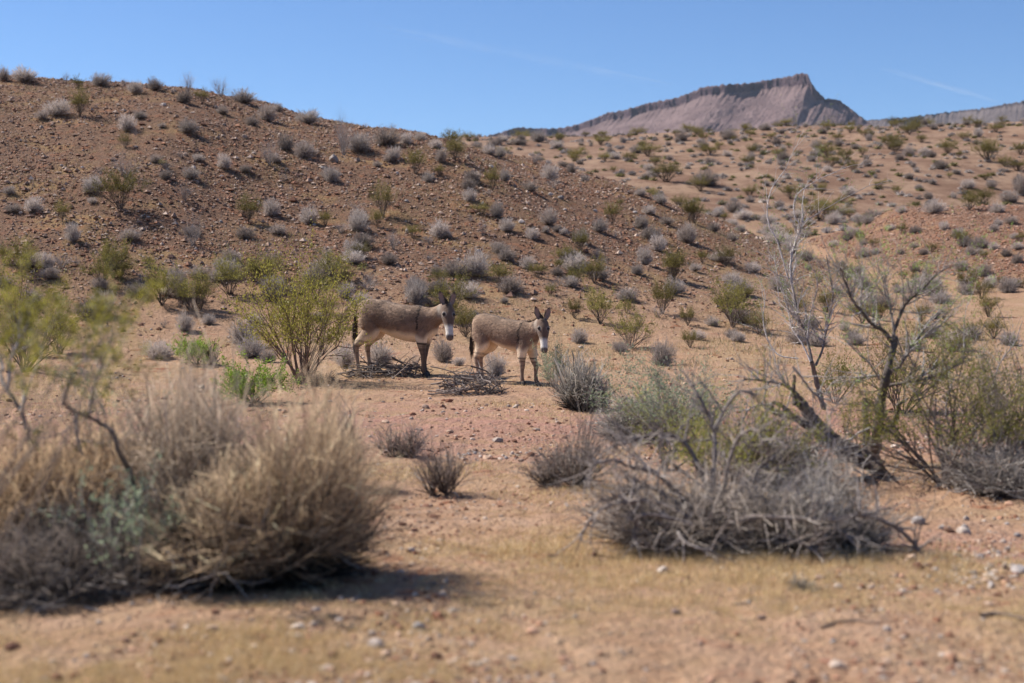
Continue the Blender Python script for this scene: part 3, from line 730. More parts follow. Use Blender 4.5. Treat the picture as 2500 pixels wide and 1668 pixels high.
def donkey(label, loc, yaw, sc, feet, poll, face_az, seed, dark_front, shag, tilt=.085, slim=0.0):
    rng = np.random.default_rng(seed)
    root = thing('donkey', label, 'donkey', loc, yaw)
    root.scale = (sc, sc, sc)
    cy, sy = math.cos(yaw), math.sin(yaw)
    def gz(x, y):   # ground height under a local point, in local units
        return (Hs(loc[0]+sc*(cy*x-sy*y), loc[1]+sc*(sy*x+cy*y))-loc[2])/sc
    def TL(me):     # the animal stands facing slightly downhill
        c = np.empty(len(me.vertices)*3); me.vertices.foreach_get('co', c); c = c.reshape(-1, 3)
        c[:, 2] -= tilt*c[:, 0]*smooth(.25, .7, c[:, 2]); me.vertices.foreach_set('co', c.ravel()); me.update(); return me
    pieces = []
    Y_ = np.array([0, 1., 0])
    # trunk (x, zc, half width, half height)
    tr = [(-.745, .99, .035, .07), (-.70, .985, .12, .165), (-.60, .975, .185, .235), (-.46, .965, .215, .262), (-.28, .945, .225, .270), (-.08, .90, .245, .283),
          (.12, .872, .255, .300), (.30, .870, .228, .303), (.44, .892, .185, .298), (.56, .905, .15, .255), (.645, .90, .105, .18), (.69, .90, .04, .08)]
    tr = [(a, b+d*slim, c*(1-slim), d*(1-slim)) for a, b, c, d in tr]
    pieces.append(loft([(a, 0, b) for a, b, c, d in tr], [c for a, b, c, d in tr], [d for a, b, c, d in tr], Y_, 28, 60))
    # neck
    poll = np.array(poll, float)
    nb = np.array([.42, 0, .965]); 
    f = np.array([math.cos(face_az), math.sin(face_az), 0])
    mid = nb*.5+poll*.5+np.array([.03, .015*np.sign(-poll[1]+1e-6), -.035])
    pieces.append(loft([nb+[-.10, 0, -.02], nb+[.05, 0, .0], mid, poll*.85+mid*.15, poll], [.15, .145, .098, .08, .07], [.245, .225, .155, .125, .10],
                       [Y_, Y_, unit(Y_+.5*np.cross([0, 0, 1], f)), np.cross([0, 0, 1], f), np.cross([0, 0, 1], f)], 22, 30))
    # head: axis h from poll to nose, face normal
    h = unit(f*.42+np.array([0, 0, -1])); fn = unit(f*1+np.array([0, 0, .42])); sd = np.cross(fn, h); sd = unit(sd)
    def hp(t, o=0): return poll+f*.03+h*t*.575+fn*o
    hs = [(-.06, .0, .055, .06), (.04, .005, .088, .098), (.18, .0, .102, .118), (.30, .005, .100, .120), (.45, .012, .082, .103), (.62, .018, .062, .078), (.78, .018, .056, .064), (.90, .012, .058, .062), (.98, .0, .046, .05), (1.02, -.005, .02, .022)]
    pieces.append(loft([hp(a, b) for a, b, c, d in hs], [c*1.13 for *_, c, d in hs], [d for *_, d in hs], sd, 22, 44))
    # brow ridges
    for s_ in (-1, 1):
        pieces.append(loft([hp(.20, .075)+sd*s_*.078, hp(.27, .085)+sd*s_*.088, hp(.34, .075)+sd*s_*.080], [.016, .024, .014], [.016, .022, .014], sd, 10, 10))
        pieces.append(loft([hp(.88, .04)+sd*s_*.035, hp(.95, .035)+sd*s_*.036], [.020, .018], [.024, .02], sd, 10, 8))
    # ears
    ears = []
    for s_ in (-1, 1):
        d = unit(np.array([0, 0, 1])+sd*s_*.26-f*.06)
        ears.append((hp(-.02, .02)+sd*s_*.064, d))
        pieces.append(ear_geo(hp(-.02, .01)+sd*s_*.062, d, unit(f+sd*s_*.35), sd, .265, .122))
    # legs
    hooves = []
    FL, FR, HL_, HR = feet
    for (fx, s_) in ((FL, 1), (FR, -1)):
        y = s_*.115; g = gz(fx+.03, y)
        def z(v): return g*(1-min(v/.7, 1))+v
        P = [(.44, y*.8, .92), (.43, y*1.05, .76), (.425*.6+fx*.4, y*1.1, .60), (.425*.35+fx*.65, y*1.03, .46), (fx+.005, y, z(.345)), (fx, y, z(.30)), (fx-.002, y, z(.20)), (fx, y, z(.115)), (fx+.022, y, z(.06)), (fx+.04, y, z(.015))]
        pieces.append(loft(P, [.06, .075, .070, .053, .046, .040, .031, .037, .033, .042], [.10, .13, .098, .066, .050, .044, .034, .042, .036, .048], Y_, 16, 44))
        hooves.append((fx+.045, y, g))
    for (hx, s_) in ((HL_, 1), (HR, -1)):
        y = s_*.12; g = gz(hx+.03, y)
        def z(v): return g*(1-min(v/.7, 1))+v
        P = [(-.52, y*.75, 1.0), (-.50, y*1.0, .84), (-.47, y*1.12, .70), (-.53*.6+hx*.4+.0, y*1.08, .585), (hx-.045, y*1.02, z(.47)), (hx-.058, y, z(.415)), (hx-.045, y, z(.33)), (hx-.028, y, z(.20)), (hx-.012, y, z(.115)), (hx+.022, y, z(.06)), (hx+.04, y, z(.015))]
        pieces.append(loft(P, [.10, .115, .095, .062, .044, .042, .036, .032, .038, .033, .042], [.15, .19, .155, .095, .060, .056, .042, .036, .043, .036, .047], Y_, 16, 48))
        hooves.append((hx+.045, y, g))
    # tail dock and hanging tail inside the body mesh
    tail = [(-.70, 0, 1.10), (-.765, 0, 1.06), (-.80, .005, .92), (-.815, .0, .76), (-.83, -.005, .62)]
    pieces.append(loft(tail, [.035, .032, .024, .02, .02], [.04, .034, .026, .022, .02], Y_, 12, 22))
    V = []; F = []; k = 0
    for a, b in pieces: V.append(a); F.append(b+k); k += len(a)
    me = new_mesh('tmp', np.vstack(V), np.vstack(F))
    tmp = bpy.data.objects.new('tmp', me); COL.objects.link(tmp)
    rm = tmp.modifiers.new('r', 'REMESH'); rm.mode = 'VOXEL'; rm.voxel_size = .0095; rm.use_smooth_shade = True
    sm = tmp.modifiers.new('s', 'SMOOTH'); sm.iterations = 4; sm.factor = .5
    dg = bpy.context.evaluated_depsgraph_get()
    body = bpy.data.meshes.new_from_object(tmp.evaluated_get(dg)); body.name = 'body'
    bpy.data.objects.remove(tmp)
    co = np.empty(len(body.vertices)*3); body.vertices.foreach_get('co', co); co = co.reshape(-1, 3)
    no = np.empty(len(body.vertices)*3); body.vertices.foreach_get('normal', no); no = no.reshape(-1, 3)
    x, y, zz = co.T
    # coat colours, with the sunlit top of the back put into them
    GREYB = np.array([.25, .157, .108]); LIT_BACK = np.array([.40, .275, .19]); CREAM = np.array([.80, .61, .43]); DARK = np.array([.050, .036, .030]); WHITE = np.array([.74, .68, .62]); LEG = np.array([.31, .205, .145])
    C = np.repeat(GREYB[None], len(co), 0)*(1+.16*pn(x*9+y*4, zz*9+y*5, seed))[:, None]
    def blend(w, col):
        nonlocal C
        w = np.clip(w, 0, 1)[:, None]; C = C*(1-w)+np.asarray(col)*w
    blend(.7*smooth(.95, 1.15, zz), LIT_BACK)  # upper coat lightened in colour as if lit by the sun
    blend(.55*smooth(-.45, -.70, x)*smooth(.7, .9, zz), LIT_BACK*1.12)
    wob = .03*pn(x*5, y*5+zz*3, seed+1)
    # pale belly, groin and chest underside
    belly = np.interp(x, [-.7, -.42, -.3, 0, .3, .5, .62, .7], [.58, .66, .75, .74, .71, .67, .80, .86])
    blend(smooth(belly+.045, belly-.06, zz+wob)*smooth(.45, .52, zz), CREAM)
    blend(smooth(.0, -.25, x)*smooth(.40, .5, zz)*smooth(.76, .60, zz+wob)*.22, CREAM)
    inner = smooth(.15, -.35, no[:, 1]*np.sign(y))*smooth(.40, .5, zz)*smooth(.75, .68, zz)
    blend(inner, CREAM*.95)
    # legs
    low = smooth(.50, .40, zz)
    blend(low, LEG*1.1)
    bars = smooth(.25, .55, np.sin(zz*75+4*pn(x*6, y*6, seed+3)))*smooth(.62, .5, zz)*smooth(.25, .34, zz)
    blend(bars*.55, LEG*.4)
    blend(smooth(.14, .05, zz-np.array(0))*.75, LEG*.45)
    if dark_front:
        blend(smooth(.2, .3, x)*smooth(.62, .52, zz)*(.55+.3*smooth(0, .5, no[:, 0])), np.array([.085, .058, .046]))
        blend(smooth(.2, .3, x)*smooth(.585, .57, zz)*smooth(.535, .55, zz)*smooth(-.02, .0, -y), DARK)
    else:
        blend(smooth(.2, .3, x)*smooth(.42, .22, zz)*.55, np.array([.15, .105, .085]))
        blend(smooth(.2, .3, x)*smooth(.53, .515, zz)*smooth(.485, .5, zz)*.8, DARK)
    # shoulder cross and dorsal line
    sx = .40 + .03*(zz-1.0)
    onneck = smooth(.5, .62, x)*smooth(1.0, 1.1, zz)
    blend(smooth(.02, .008, np.abs(x-sx-.012*pn(zz*9, zz*0, seed+4)))*smooth(.76, .82, zz)*(1-onneck)*smooth(.3, .36, x), DARK)
    blend(smooth(.028, .012, np.abs(y))*smooth(1.08, 1.12, zz)*smooth(.5, .4, x)*smooth(-.74, -.7, x), DARK*1.6)
    # tail
    tl = smooth(-.755, -.775, x)*smooth(1.08, 1.0, zz); blend(tl*.5, GREYB*.8); blend(tl*smooth(.85, .7, zz), DARK*1.3)
    # head
    rel = co-poll; th = rel@h/.575; ts = rel@sd; tf = rel@fn
    hd = (smooth(-.12, .0, th)*smooth(.17, .14, np.abs(ts))*smooth(.26, .22, np.linalg.norm(rel-h*.29, axis=1)/1.6))*(smooth(-.16, -.08, tf))
    blend(hd*.9, np.array([.125, .08, .06]))
    blend(hd*smooth(.02, -.05, tf)*.7, np.array([.40, .33, .27]))
    blend(.8*hd*smooth(.57, .72, th+.1*np.abs(ts)*3-.02*pn(ts*30, th*8, seed+5)), WHITE)
    blend(hd*smooth(.86, .94, th), np.array([.15, .115, .105]))
    for s_ in (-1, 1):
        e = hp(.29, .078)+sd*s_*.078
        dd = np.linalg.norm(co-e, axis=1); blend(smooth(.06, .035, dd)*.45, WHITE*.6); blend(smooth(.042, .03, dd), DARK)
        nn = np.linalg.norm(co-(hp(.92, .05)+sd*s_*.036), axis=1); blend(smooth(.018, .010, nn), DARK*.6)
    # ears: pale hair inside, dark rims and tips
    for (eb, ed) in ears:
        q = (co-eb)@ed/.27; lat = (co-eb)@sd; frn = (co-eb)@f
        on = smooth(.08, .14, q)*smooth(.09, .07, np.abs(lat-((ed@sd)*q*.27)))
        on = on*smooth(.02, .06, zz-poll[2])
        w0 = np.abs(lat-((ed@sd)*q*.27))
        blend(on*.9, np.array([.24, .18, .15]))
        blend(on*smooth(-.1, .3, no@f)*smooth(.034, .022, w0)*.8, np.array([.30, .20, .165]))
        blend(on*np.maximum(smooth(.032, .044, w0), smooth(.68, .86, q)), DARK)
    ca = body.color_attributes.new('Col', 'FLOAT_COLOR', 'POINT')
    ca.data.foreach_set('color', np.c_[C, np.ones(len(C))].astype(np.float32).ravel())
    body.materials.clear(); body.materials.append(M_COAT)
    link('body', TL(body), M_COAT, root)
    # shaggy hair lying back along the flank and rump
    w = smooth(.72, .95, zz)*smooth(.62, .45, x)*smooth(-.78, -.7, x)+.5*smooth(.5, .6, x)*smooth(.85, 1.0, zz)*(1-hd)*(zz < poll[2]-.02)
    w = w*(smooth(-.15, .25, pn(x*5+1, zz*6+y*3, seed+6))*.8+.2)
    idx = rng.choice(len(co), shag, p=w/w.sum())
    P0 = co[idx]; nrm = no[idx]
    flow = np.array([-.75, 0, -.55])+rng.normal(0, .28, (shag, 3)); flow -= (flow*nrm).sum(1, keepdims=True)*nrm*.9
    D = flow/np.linalg.norm(flow, axis=1, keepdims=True)+nrm*.42
    L = rng.uniform(.025, .065, shag)[:, None]
    g = Geo(); sdv = np.cross(D, nrm); sdv /= np.linalg.norm(sdv, axis=1, keepdims=True)+1e-9
    V3 = np.stack([P0-sdv*.0045, P0+sdv*.0045, P0+D*L], 1)
    g.raw(V3.reshape(-1, 3), np.arange(shag*3).reshape(-1, 3), np.repeat(C[idx]*rng.uniform(.75, 1.3 if dark_front else 1.5, (shag, 1)), 3, axis=0))
    tag(link('shaggy_coat', TL(g.mesh('shaggy_coat')), M_COAT, root), kind='stuff')
    # mane
    g = Geo(); nm = 900; t = rng.uniform(0, 1, nm)
    top = spline([np.array([.44, 0, 1.165]), mid+[-.01, 0, .145], poll+[-.02, 0, .09], hp(.06, .09)], nm)
    b0 = top[(t*(nm-1)).astype(int)]+rng.normal(0, .010, (nm, 3))-[0, 0, .02]
    tip = b0+np.array([-.012, 0, .034])+rng.normal(0, .012, (nm, 3))+np.array([0, -.01, 0])
    g.strands(np.stack([b0, tip], 1), np.array([.0045, .0015])[None], jit((.075, .055, .045), rng, nm, .3)[:, None], 3)
    link('mane', TL(g.mesh('mane')), M_WOOD, root)
    # tail switch
    g = Geo(); nm = 260; st = np.array([-.815, 0, .80]) + rng.normal(0, .012, (nm, 3))*[1, 1, 6]
    e = np.array([-.835, 0, .54])+rng.normal(0, .022, (nm, 3))*[1, 1, 3]
    g.strands(np.stack([st, (st+e)/2+rng.normal(0, .008, (nm, 3)), e], 1), np.array([.004, .004, .001])[None], jit((.055, .04, .033), rng, nm, .3)[:, None], 3)
    link('tail_hair', TL(g.mesh('tail_hair')), M_WOOD, root)
    # eyes and hooves
    for s_ in (-1, 1):
        V, F = loft([hp(.26, .080)+sd*s_*.087, hp(.29, .084)+sd*s_*.091, hp(.32, .080)+sd*s_*.087], [.007, .022, .007], [.007, .022, .007], sd, 12, 9)
        link('eye', TL(new_mesh('eye', V, F)), M_EYE, root)
    for (a, b, g_) in hooves:
        V, F = loft([(a-.022, b, g_+.065), (a-.008, b, g_+.035), (a+.006, b, g_-.012)], [.036, .043, .050], [.040, .049, .058], Y_, 16, 10)
        link('hoof', new_mesh('hoof', V, F), M_HOOF, root)
    return root
# larger one: shoulder over its forefeet
def donkey_place(u, v, Yf, yaw, sc):
    p = at(u, v, Yf)          # forefoot position in plan
    x = p[0]-sc*.44*math.cos(yaw); y = Yf-sc*.44*math.sin(yaw)
    return (x, y, Hs(x, y)+.0)
D1Y = rad(-19); D1 = donkey_place(1036, 926, 23.7, D1Y, 1.0)
donkey('larger grey-brown donkey with a dark shoulder stripe and dark forelegs', D1, D1Y, 1.0, (.40, .47, -.60, -.70), (.90, -.13, 1.225), rad(-58), 4, True, 9000)
D2Y = rad(-37); D2 = donkey_place(1286, 942, 21.95, D2Y, .86)
donkey('smaller shaggy donkey standing behind the heap of dead branches', D2, D2Y, .86, (.56, .42, -.66, -.56), (.84, -.08, 1.235), rad(-46), 9, False, 16000, slim=.085)

# ------------------------------------------------------------------ plants close to the camera and round the animals
def broom(name, label, cat, pos, w, h, n, base_c, mid_c, tip_c, seed, lo=22, sticks=0, rt=.0022, group=None, lean=(0, 0), flop=.25, twig=1.0, loose=0.0, forks=None, rag=.6, shoot=None, inner=.45, spread=.30):
    """thicket of forking woody stems and fine dry shoots; sizes in metres"""
    rng = np.random.default_rng(seed)
    root = thing(name, label, cat, (pos[0], pos[1], pos[2]-.015), 0, group)
    base_c, mid_c, tip_c = np.array(base_c)*.46, np.array(mid_c)*.58, np.array(tip_c)*.72  # old wood at the base darkened further, standing in for shade low inside
    ncl = 6 if n > 1500 else (4 if n > 900 else 3)
    ca = rng.uniform(0, 6.28)+np.arange(ncl)*6.28/ncl+rng.normal(0, .3, ncl); cr = w*rng.uniform(.05, spread, ncl)
    cc_ = np.c_[np.cos(ca)*cr, np.sin(ca)*cr, np.zeros(ncl)]; ch_ = rng.uniform(rag, 1.0, ncl); ch_[rng.integers(ncl)] = 1.05
    forks = int(1.5*(forks if forks is not None else max(16, int(n/55)))); n = int(n*1.25)
    g = Geo(); out = []
    for i in range(forks):
        k = rng.integers(ncl); d = dome_dirs(rng, 1, lo+6, 84)[0]*np.array([w/h*.9, w/h*.9, 1.0])
        L = h*ch_[k]*rng.uniform(.42, .62)
        grow(out, rng, cc_[k]*.55+rng.normal(0, .02*w, 3)*[1, 1, 0], d, L, rng.uniform(.7, 1.4)*(.003+.0035*min(h, 1.2)), 2, .36, 4, .10+.1*loose, .03, 5, .5)
    out = [(np.c_[p_[:, :2], np.maximum(p_[:, 2], .003)], r_, d_) for p_, r_, d_ in out]
    def fc(dp):
        t = (0, .3, 1)[2-dp]; c = base_c*1.2*(1-t)+(mid_c*.5+tip_c*.5)*t
        return np.clip(c*rng.uniform(.55, 1.5), .02, .85)
    strands_from(g, [o for o in out if o[2] == 2], fc, 4); strands_from(g, [o for o in out if o[2] < 2], fc, 3)
    link('branches', g.mesh('branches'), M_WOOD, root)
    # dead inner twigs, coloured dark to deepen the shade inside the bush
    ni = int(n*inner); g = Geo(); d = dome_dirs(rng, ni, 4, 80); wi = rng.integers(0, ncl, ni)
    e = cc_[wi]+d*np.array([w*.30, w*.30, h*.55])*rng.uniform(.25, 1.0, (ni, 1)); a = cc_[wi]*.7+(e-cc_[wi])*rng.uniform(0, .5, (ni, 1))
    e = e+rng.normal(0, .04*w, (ni, 3)); e[:, 2] = np.maximum(e[:, 2], .006); a[:, 2] = np.abs(a[:, 2])
    g.strands(np.stack([a, (a+e)/2+rng.normal(0, .015*w, (ni, 3)), e], 1), np.array([[1.5, 1.2, .8]])*rt, jit(base_c, rng, ni, .35)[:, None], 2)
    link('inner_twigs', g.mesh('inner_twigs'), M_WOOD, root)
    # fine shoots
    n = int(n*.55); g = Geo(); d = dome_dirs(rng, n, lo, 88); az = np.arctan2(d[:, 1], d[:, 0])
    lump = 1+.22*pn(az*1.3+seed, d[:, 2]*2.5, seed)+.15*pn(az*5, d[:, 2]*7, seed+1)
    wi = rng.integers(0, ncl, n); cen = cc_[wi]
    e = cen+d*np.c_[np.full(n, w*.34), np.full(n, w*.34), h*ch_[wi]]*lump[:, None]*(1-.6*rng.random((n, 1))**1.6)*rng.choice([1, 1, 1, 1.15], (n, 1)) + np.array([lean[0], lean[1], 0])*rng.uniform(.4, 1, (n, 1))
    s0 = cen*.8+(e-cen)*rng.uniform(.05, .5, (n, 1))*np.array([1, 1, .8]) + rng.normal(0, .02*w, (n, 3))*np.array([1, 1, .3]); s0[:, 2] = np.abs(s0[:, 2])
    q = np.linspace(0, 1, 4)[None, :, None]
    side = rng.normal(0, 1, (n, 3))*np.array([1, 1, .4])*h*.05*(1+2*loose)
    P = s0[:, None]*(1-q)+e[:, None]*q + (q*(1-q)*4)*side[:, None] + (q*(1-q))*np.array([0, 0, flop*h])[None, None]
    P[:, :, 2] = np.maximum(P[:, :, 2], .004)
    t4 = np.linspace(0, 1, 4); v = (1+rng.normal(0, .3, (n, 1, 1))).clip(.35, 1.8)
    C = np.stack([np.interp(t4, [0, .45, 1], [base_c[c]*.5+mid_c[c]*.5, mid_c[c], tip_c[c]]) for c in range(3)], -1)[None]*v
    g.strands(P, (np.linspace(1.4, .7, 4)*rt)[None]*rng.uniform(.7, 1.5, (n, 1)), C.clip(0, .9), 2)
    nt = int(n*1.3*twig)
    if nt:
        k = rng.integers(0, n, nt); a = P[k, 1]+(P[k, 3]-P[k, 1])*rng.uniform(0, 1, (nt, 1))
        b = a+(P[k, 3]-P[k, 2])*rng.uniform(.3, .8, (nt, 1))+rng.normal(0, (.016+.018*h)*(1+loose), (nt, 3)); b[:, 2] = np.maximum(b[:, 2], .01)
        g.strands(np.stack([a, b], 1), np.array([[rt*.9, rt*.5]]), (tip_c[None, None]*v[k]).clip(0, .9), 2)
    link('shoots', g.mesh('shoots'), shoot or M_TWIG, root)
    if sticks:
        g = Geo(); out = []
        for i in range(sticks):
            a = rng.uniform(0, 6.28); r_ = w*rng.uniform(.1, .5)
            p = [math.cos(a)*r_, math.sin(a)*r_, rng.uniform(.02, .22*h)]
            grow(out, rng, p, [rng.normal(), rng.normal(), rng.normal(0, .4)], rng.uniform(.12, .36)*w, rng.uniform(.0025, .0055), 1, .8, 3, .2, 0, 6, .45)
        out = [(np.c_[p_[:, :2], np.maximum(p_[:, 2], .004)], r_, d_) for p_, r_, d_ in out]
        strands_from(g, out, lambda dp: np.array((.33, .30, .28))*rng.uniform(.35, 1.2), 4)
        tag(link('dead_sticks', g.mesh('dead_sticks'), M_WOOD, root), kind='stuff')
    return root
def px_broom(name, label, cat, u, v, wpx, hpx, n, *a, **k):
    p = hit(u, v); m = p[1]/FPX
    return broom(name, label, cat, p, wpx*m, hpx*m, n, *a, **k)
W_B, W_M = (.13, .105, .09), (.30, .25, .215)
px_broom('dry_bush', 'large straw-tipped dry bush with a dense dark base and pale dead sticks', 'bush', 610, 1415, 560, 490, 7500, (.13, .105, .09), (.52, .39, .27), (.98, .74, .50), 201, lo=16, rag=.5, spread=.38, inner=.7, shoot=M_FEATHER, sticks=70, rt=.0021, lean=(.05, 0), loose=.2, forks=110)
px_broom('dry_bush', 'dark grey tangled thicket of thin twigs beside the straw-tipped bush', 'bush', 190, 1440, 600, 260, 4200, (.15, .125, .11), (.30, .245, .215), (.46, .38, .32), 202, lo=8, sticks=110, rt=.002, loose=.8, forks=120)
px_broom('dry_bush', 'brown feathery dry bush behind the dark twig thicket', 'bush', 130, 1375, 560, 390, 6000, (.13, .105, .09), (.40, .29, .20), (.86, .62, .39), 203, lo=18, shoot=M_FEATHER, rt=.0022, loose=.3, forks=70)
px_broom('dry_bush', 'grey upright twiggy bush behind the straw-tipped bush', 'bush', 420, 1350, 440, 500, 4200, (.18, .15, .13), (.44, .36, .29), (.80, .64, .48), 204, lo=28, rt=.0024, loose=.5, forks=70)
px_broom('dry_bush', 'brown-grey thin bush growing past the straw-tipped bush towards the wash', 'bush', 820, 1190, 150, 200, 700, W_B, (.38, .31, .27), (.50, .42, .36), 205, lo=35, rt=.003, loose=.4, forks=30)
px_broom('dry_bush', 'fan-shaped dry shrub on the edge of the gravel wash', 'shrub', 985, 1115, 160, 105, 190, (.16, .125, .105), (.36, .28, .235), (.52, .42, .36), 206, lo=28, rt=.0030, inner=.15, forks=26, rag=.4)
px_broom('dry_bush', 'small dry shrub with a dark stump base standing in bare sand', 'shrub', 1070, 1205, 160, 165, 130, (.14, .105, .09), (.37, .29, .25), (.55, .45, .39), 207, lo=28, rt=.0026, sticks=8, inner=.15, forks=20, rag=.4)
px_broom('dry_bush', 'spreading dry shrub with bristling brown stems above its own dark litter', 'shrub', 1370, 1178, 280, 195, 400, (.15, .12, .10), (.36, .29, .25), (.54, .45, .39), 208, lo=24, rt=.0028, sticks=12, inner=.2, forks=40, rag=.35, loose=.3)
px_broom('dry_bush', 'wide silvery-grey shrub in front of the smaller donkey', 'shrub', 1420, 1000, 190, 150, 1700, W_B, (.40, .36, .32), (.58, .53, .45), 209, lo=18, rt=.0042)
px_shrub('s', 1350, 945, 100, 115, 'grey-green leafy saltbush touching the smaller donkey\'s forelegs')
px_broom('dry_bush', 'brown and grey twig bush with a pitch-dark heart below the leaning trunks', 'bush', 1740, 1325, 500, 270, 2300, (.16, .13, .115), (.38, .32, .28), (.62, .53, .45), 210, lo=6, sticks=70, rt=.0023, loose=.9, forks=70, rag=.3, inner=.8, spread=.44)
px_broom('dry_bush', 'upright grey broom-like bush next to the long bent branch', 'bush', 2030, 1335, 330, 240, 1500, (.18, .15, .13), (.43, .375, .33), (.64, .57, .49), 211, lo=24, sticks=25, rt=.0023, forks=45, rag=.4, loose=.4, inner=.5, spread=.4)
px_broom('dry_bush', 'low scrap of grey dead twigs flat on the straw grass', 'twigs', 1965, 1440, 110, 40, 160, W_B, W_M, (.42, .37, .31), 212, lo=10, rt=.002)
px_broom('dry_bush', 'grey twig tangle at the foot of the dead leaning trunk', 'bush', 1900, 1190, 380, 200, 1500, (.18, .15, .13), (.40, .35, .32), (.58, .52, .47), 215, lo=12, sticks=60, rt=.0026, loose=.8)
px_broom('dry_bush', 'pale grey bush between the leaning trunk and the saltbush', 'bush', 1560, 1075, 260, 150, 1300, (.18, .15, .13), (.44, .40, .36), (.62, .57, .50), 216, lo=14, rt=.0034, loose=.4)
px_broom('dry_bush', 'grey brush filling the ground under the olive creosote and grey limbs', 'bush', 2440, 1200, 330, 150, 1500, (.16, .13, .115), (.36, .31, .28), (.52, .46, .41), 217, lo=10, sticks=50, rt=.0024, loose=.8)
px_shrub('l', 479, 890, 115, 75, 'low bright green shrub beside the short black stubs')
px_shrub('l', 620, 985, 200, 120, 'wide bright green shrub at the foot of the tall creosote')

def hero_creosote(label, u, v, wpx, hpx, seed, leaves, leafcol, stems, lean, leafsize, stemcol=DARKSTEM, name='creosote_bush', rz=0, cat='bush', bare=.35):
    st, _, lf = p_creosote(seed, leaves, leafcol, stems, lean, leafsize, stemcol, bare)
    p = hit(u, v); m = p[1]/FPX
    r = thing(name, label, cat, p-np.array([0, 0, .02]), rz)
    r.scale = (wpx*m/1.3, wpx*m/1.3, hpx*m)
    link('stems', st.mesh('stems'), M_WOOD, r); link('foliage', lf.mesh('foliage', False), M_LEAF, r)
    return r
YEL = (0.26, .235, .05)
hero_creosote('tall open creosote bush with yellow-green crown standing beside the larger donkey', 735, 938, 340, 330, 301, 13000, YEL, 20, .95, .021, (.15, .10, .08))
px_broom('dry_bush', 'dark litter of thin twigs under the tall creosote', 'twigs', 765, 935, 150, 50, 500, (.10, .08, .07), (.2, .16, .14), (.33, .28, .24), 213, lo=8, rt=.003)
hero_creosote('dense olive creosote bush with dark fanned stems in front of the fallen trunk', 2310, 1185, 520, 410, 302, 13000, (.20, .19, .045), 22, 1.0, .016)
hero_creosote('low yellow-green creosote growing through the twig bush', 1770, 1235, 460, 350, 303, 7000, (.25, .25, .05), 16, 1.1, .018)
hero_creosote('grey-green saltbush with silvery leaves beside the dead leaning trunk', 1650, 1105, 400, 250, 304, 9000, SAGE, 20, 1.1, .022, (.25, .21, .18), 'saltbush')
hero_creosote('small olive creosote bush behind the slim bare trunk', 2040, 985, 120, 150, 305, 3000, (.19, .19, .04), 12, .9, .035)
hero_creosote('olive-leaved creosote among the bare limbs beyond the trunks', 2200, 1010, 300, 230, 306, 4500, (.24, .22, .06), 14, 1.0, .022)
hero_creosote('grey half-dead creosote with tangled branches at the edge of the thicket', 2470, 1120, 420, 360, 307, 2400, (.20, .19, .06), 18, 1.0, .016, (.24, .2, .175))
hero_creosote('pale green saltbush sprays poking out of the dark twig thicket', 330, 1445, 330, 330, 308, 1500, (.34, .42, .27), 8, .9, .034, (.36, .32, .27), 'saltbush')
hero_creosote('sparse grey-green saltbush rising behind the dark twig thicket', 330, 1270, 560, 420, 309, 2400, (.30, .345, .22), 13, 1.1, .020, (.30, .26, .23), 'saltbush')
hero_creosote('sprawling olive creosote at the foot of the slope behind the thicket', 60, 905, 300, 280, 310, 5000, (.23, .21, .045), 16, 1.0, .022)

def hero_bare(label, u, v, wpx, hpx, seed, stems, lean, col):
    st, tg, _ = p_bare(seed, stems, lean, col, 3, 4); p = hit(u, v); m = p[1]/FPX
    r = thing('bare_shrub', label, 'shrub', p-np.array([0, 0, .02])); r.scale = (wpx*m/1.3, wpx*m/1.3, hpx*m)
    link('stems', st.mesh('stems'), M_WOOD, r); link('twigs', tg.mesh('twigs'), M_WOOD, r)
hero_bare('dark leafless shrub fanning up beside the olive creosote and grey limbs', 2400, 1190, 520, 360, 321, 12, 1.1, (.15, .125, .115))
hero_bare('wide leafless shrub in front of the leaning dead trunk', 1900, 1190, 480, 270, 322, 12, 1.4, (.21, .18, .165))
hero_bare('bare dark shrub tangled into the saltbush by the leaning trunk', 1620, 1150, 360, 250, 323, 9, 1.2, (.18, .15, .135))
hero_creosote('yellow-green creosote tufts at the foot of the forked dark trunk', 2080, 1130, 260, 190, 324, 3600, (.27, .26, .055), 10, 1.2, .022)
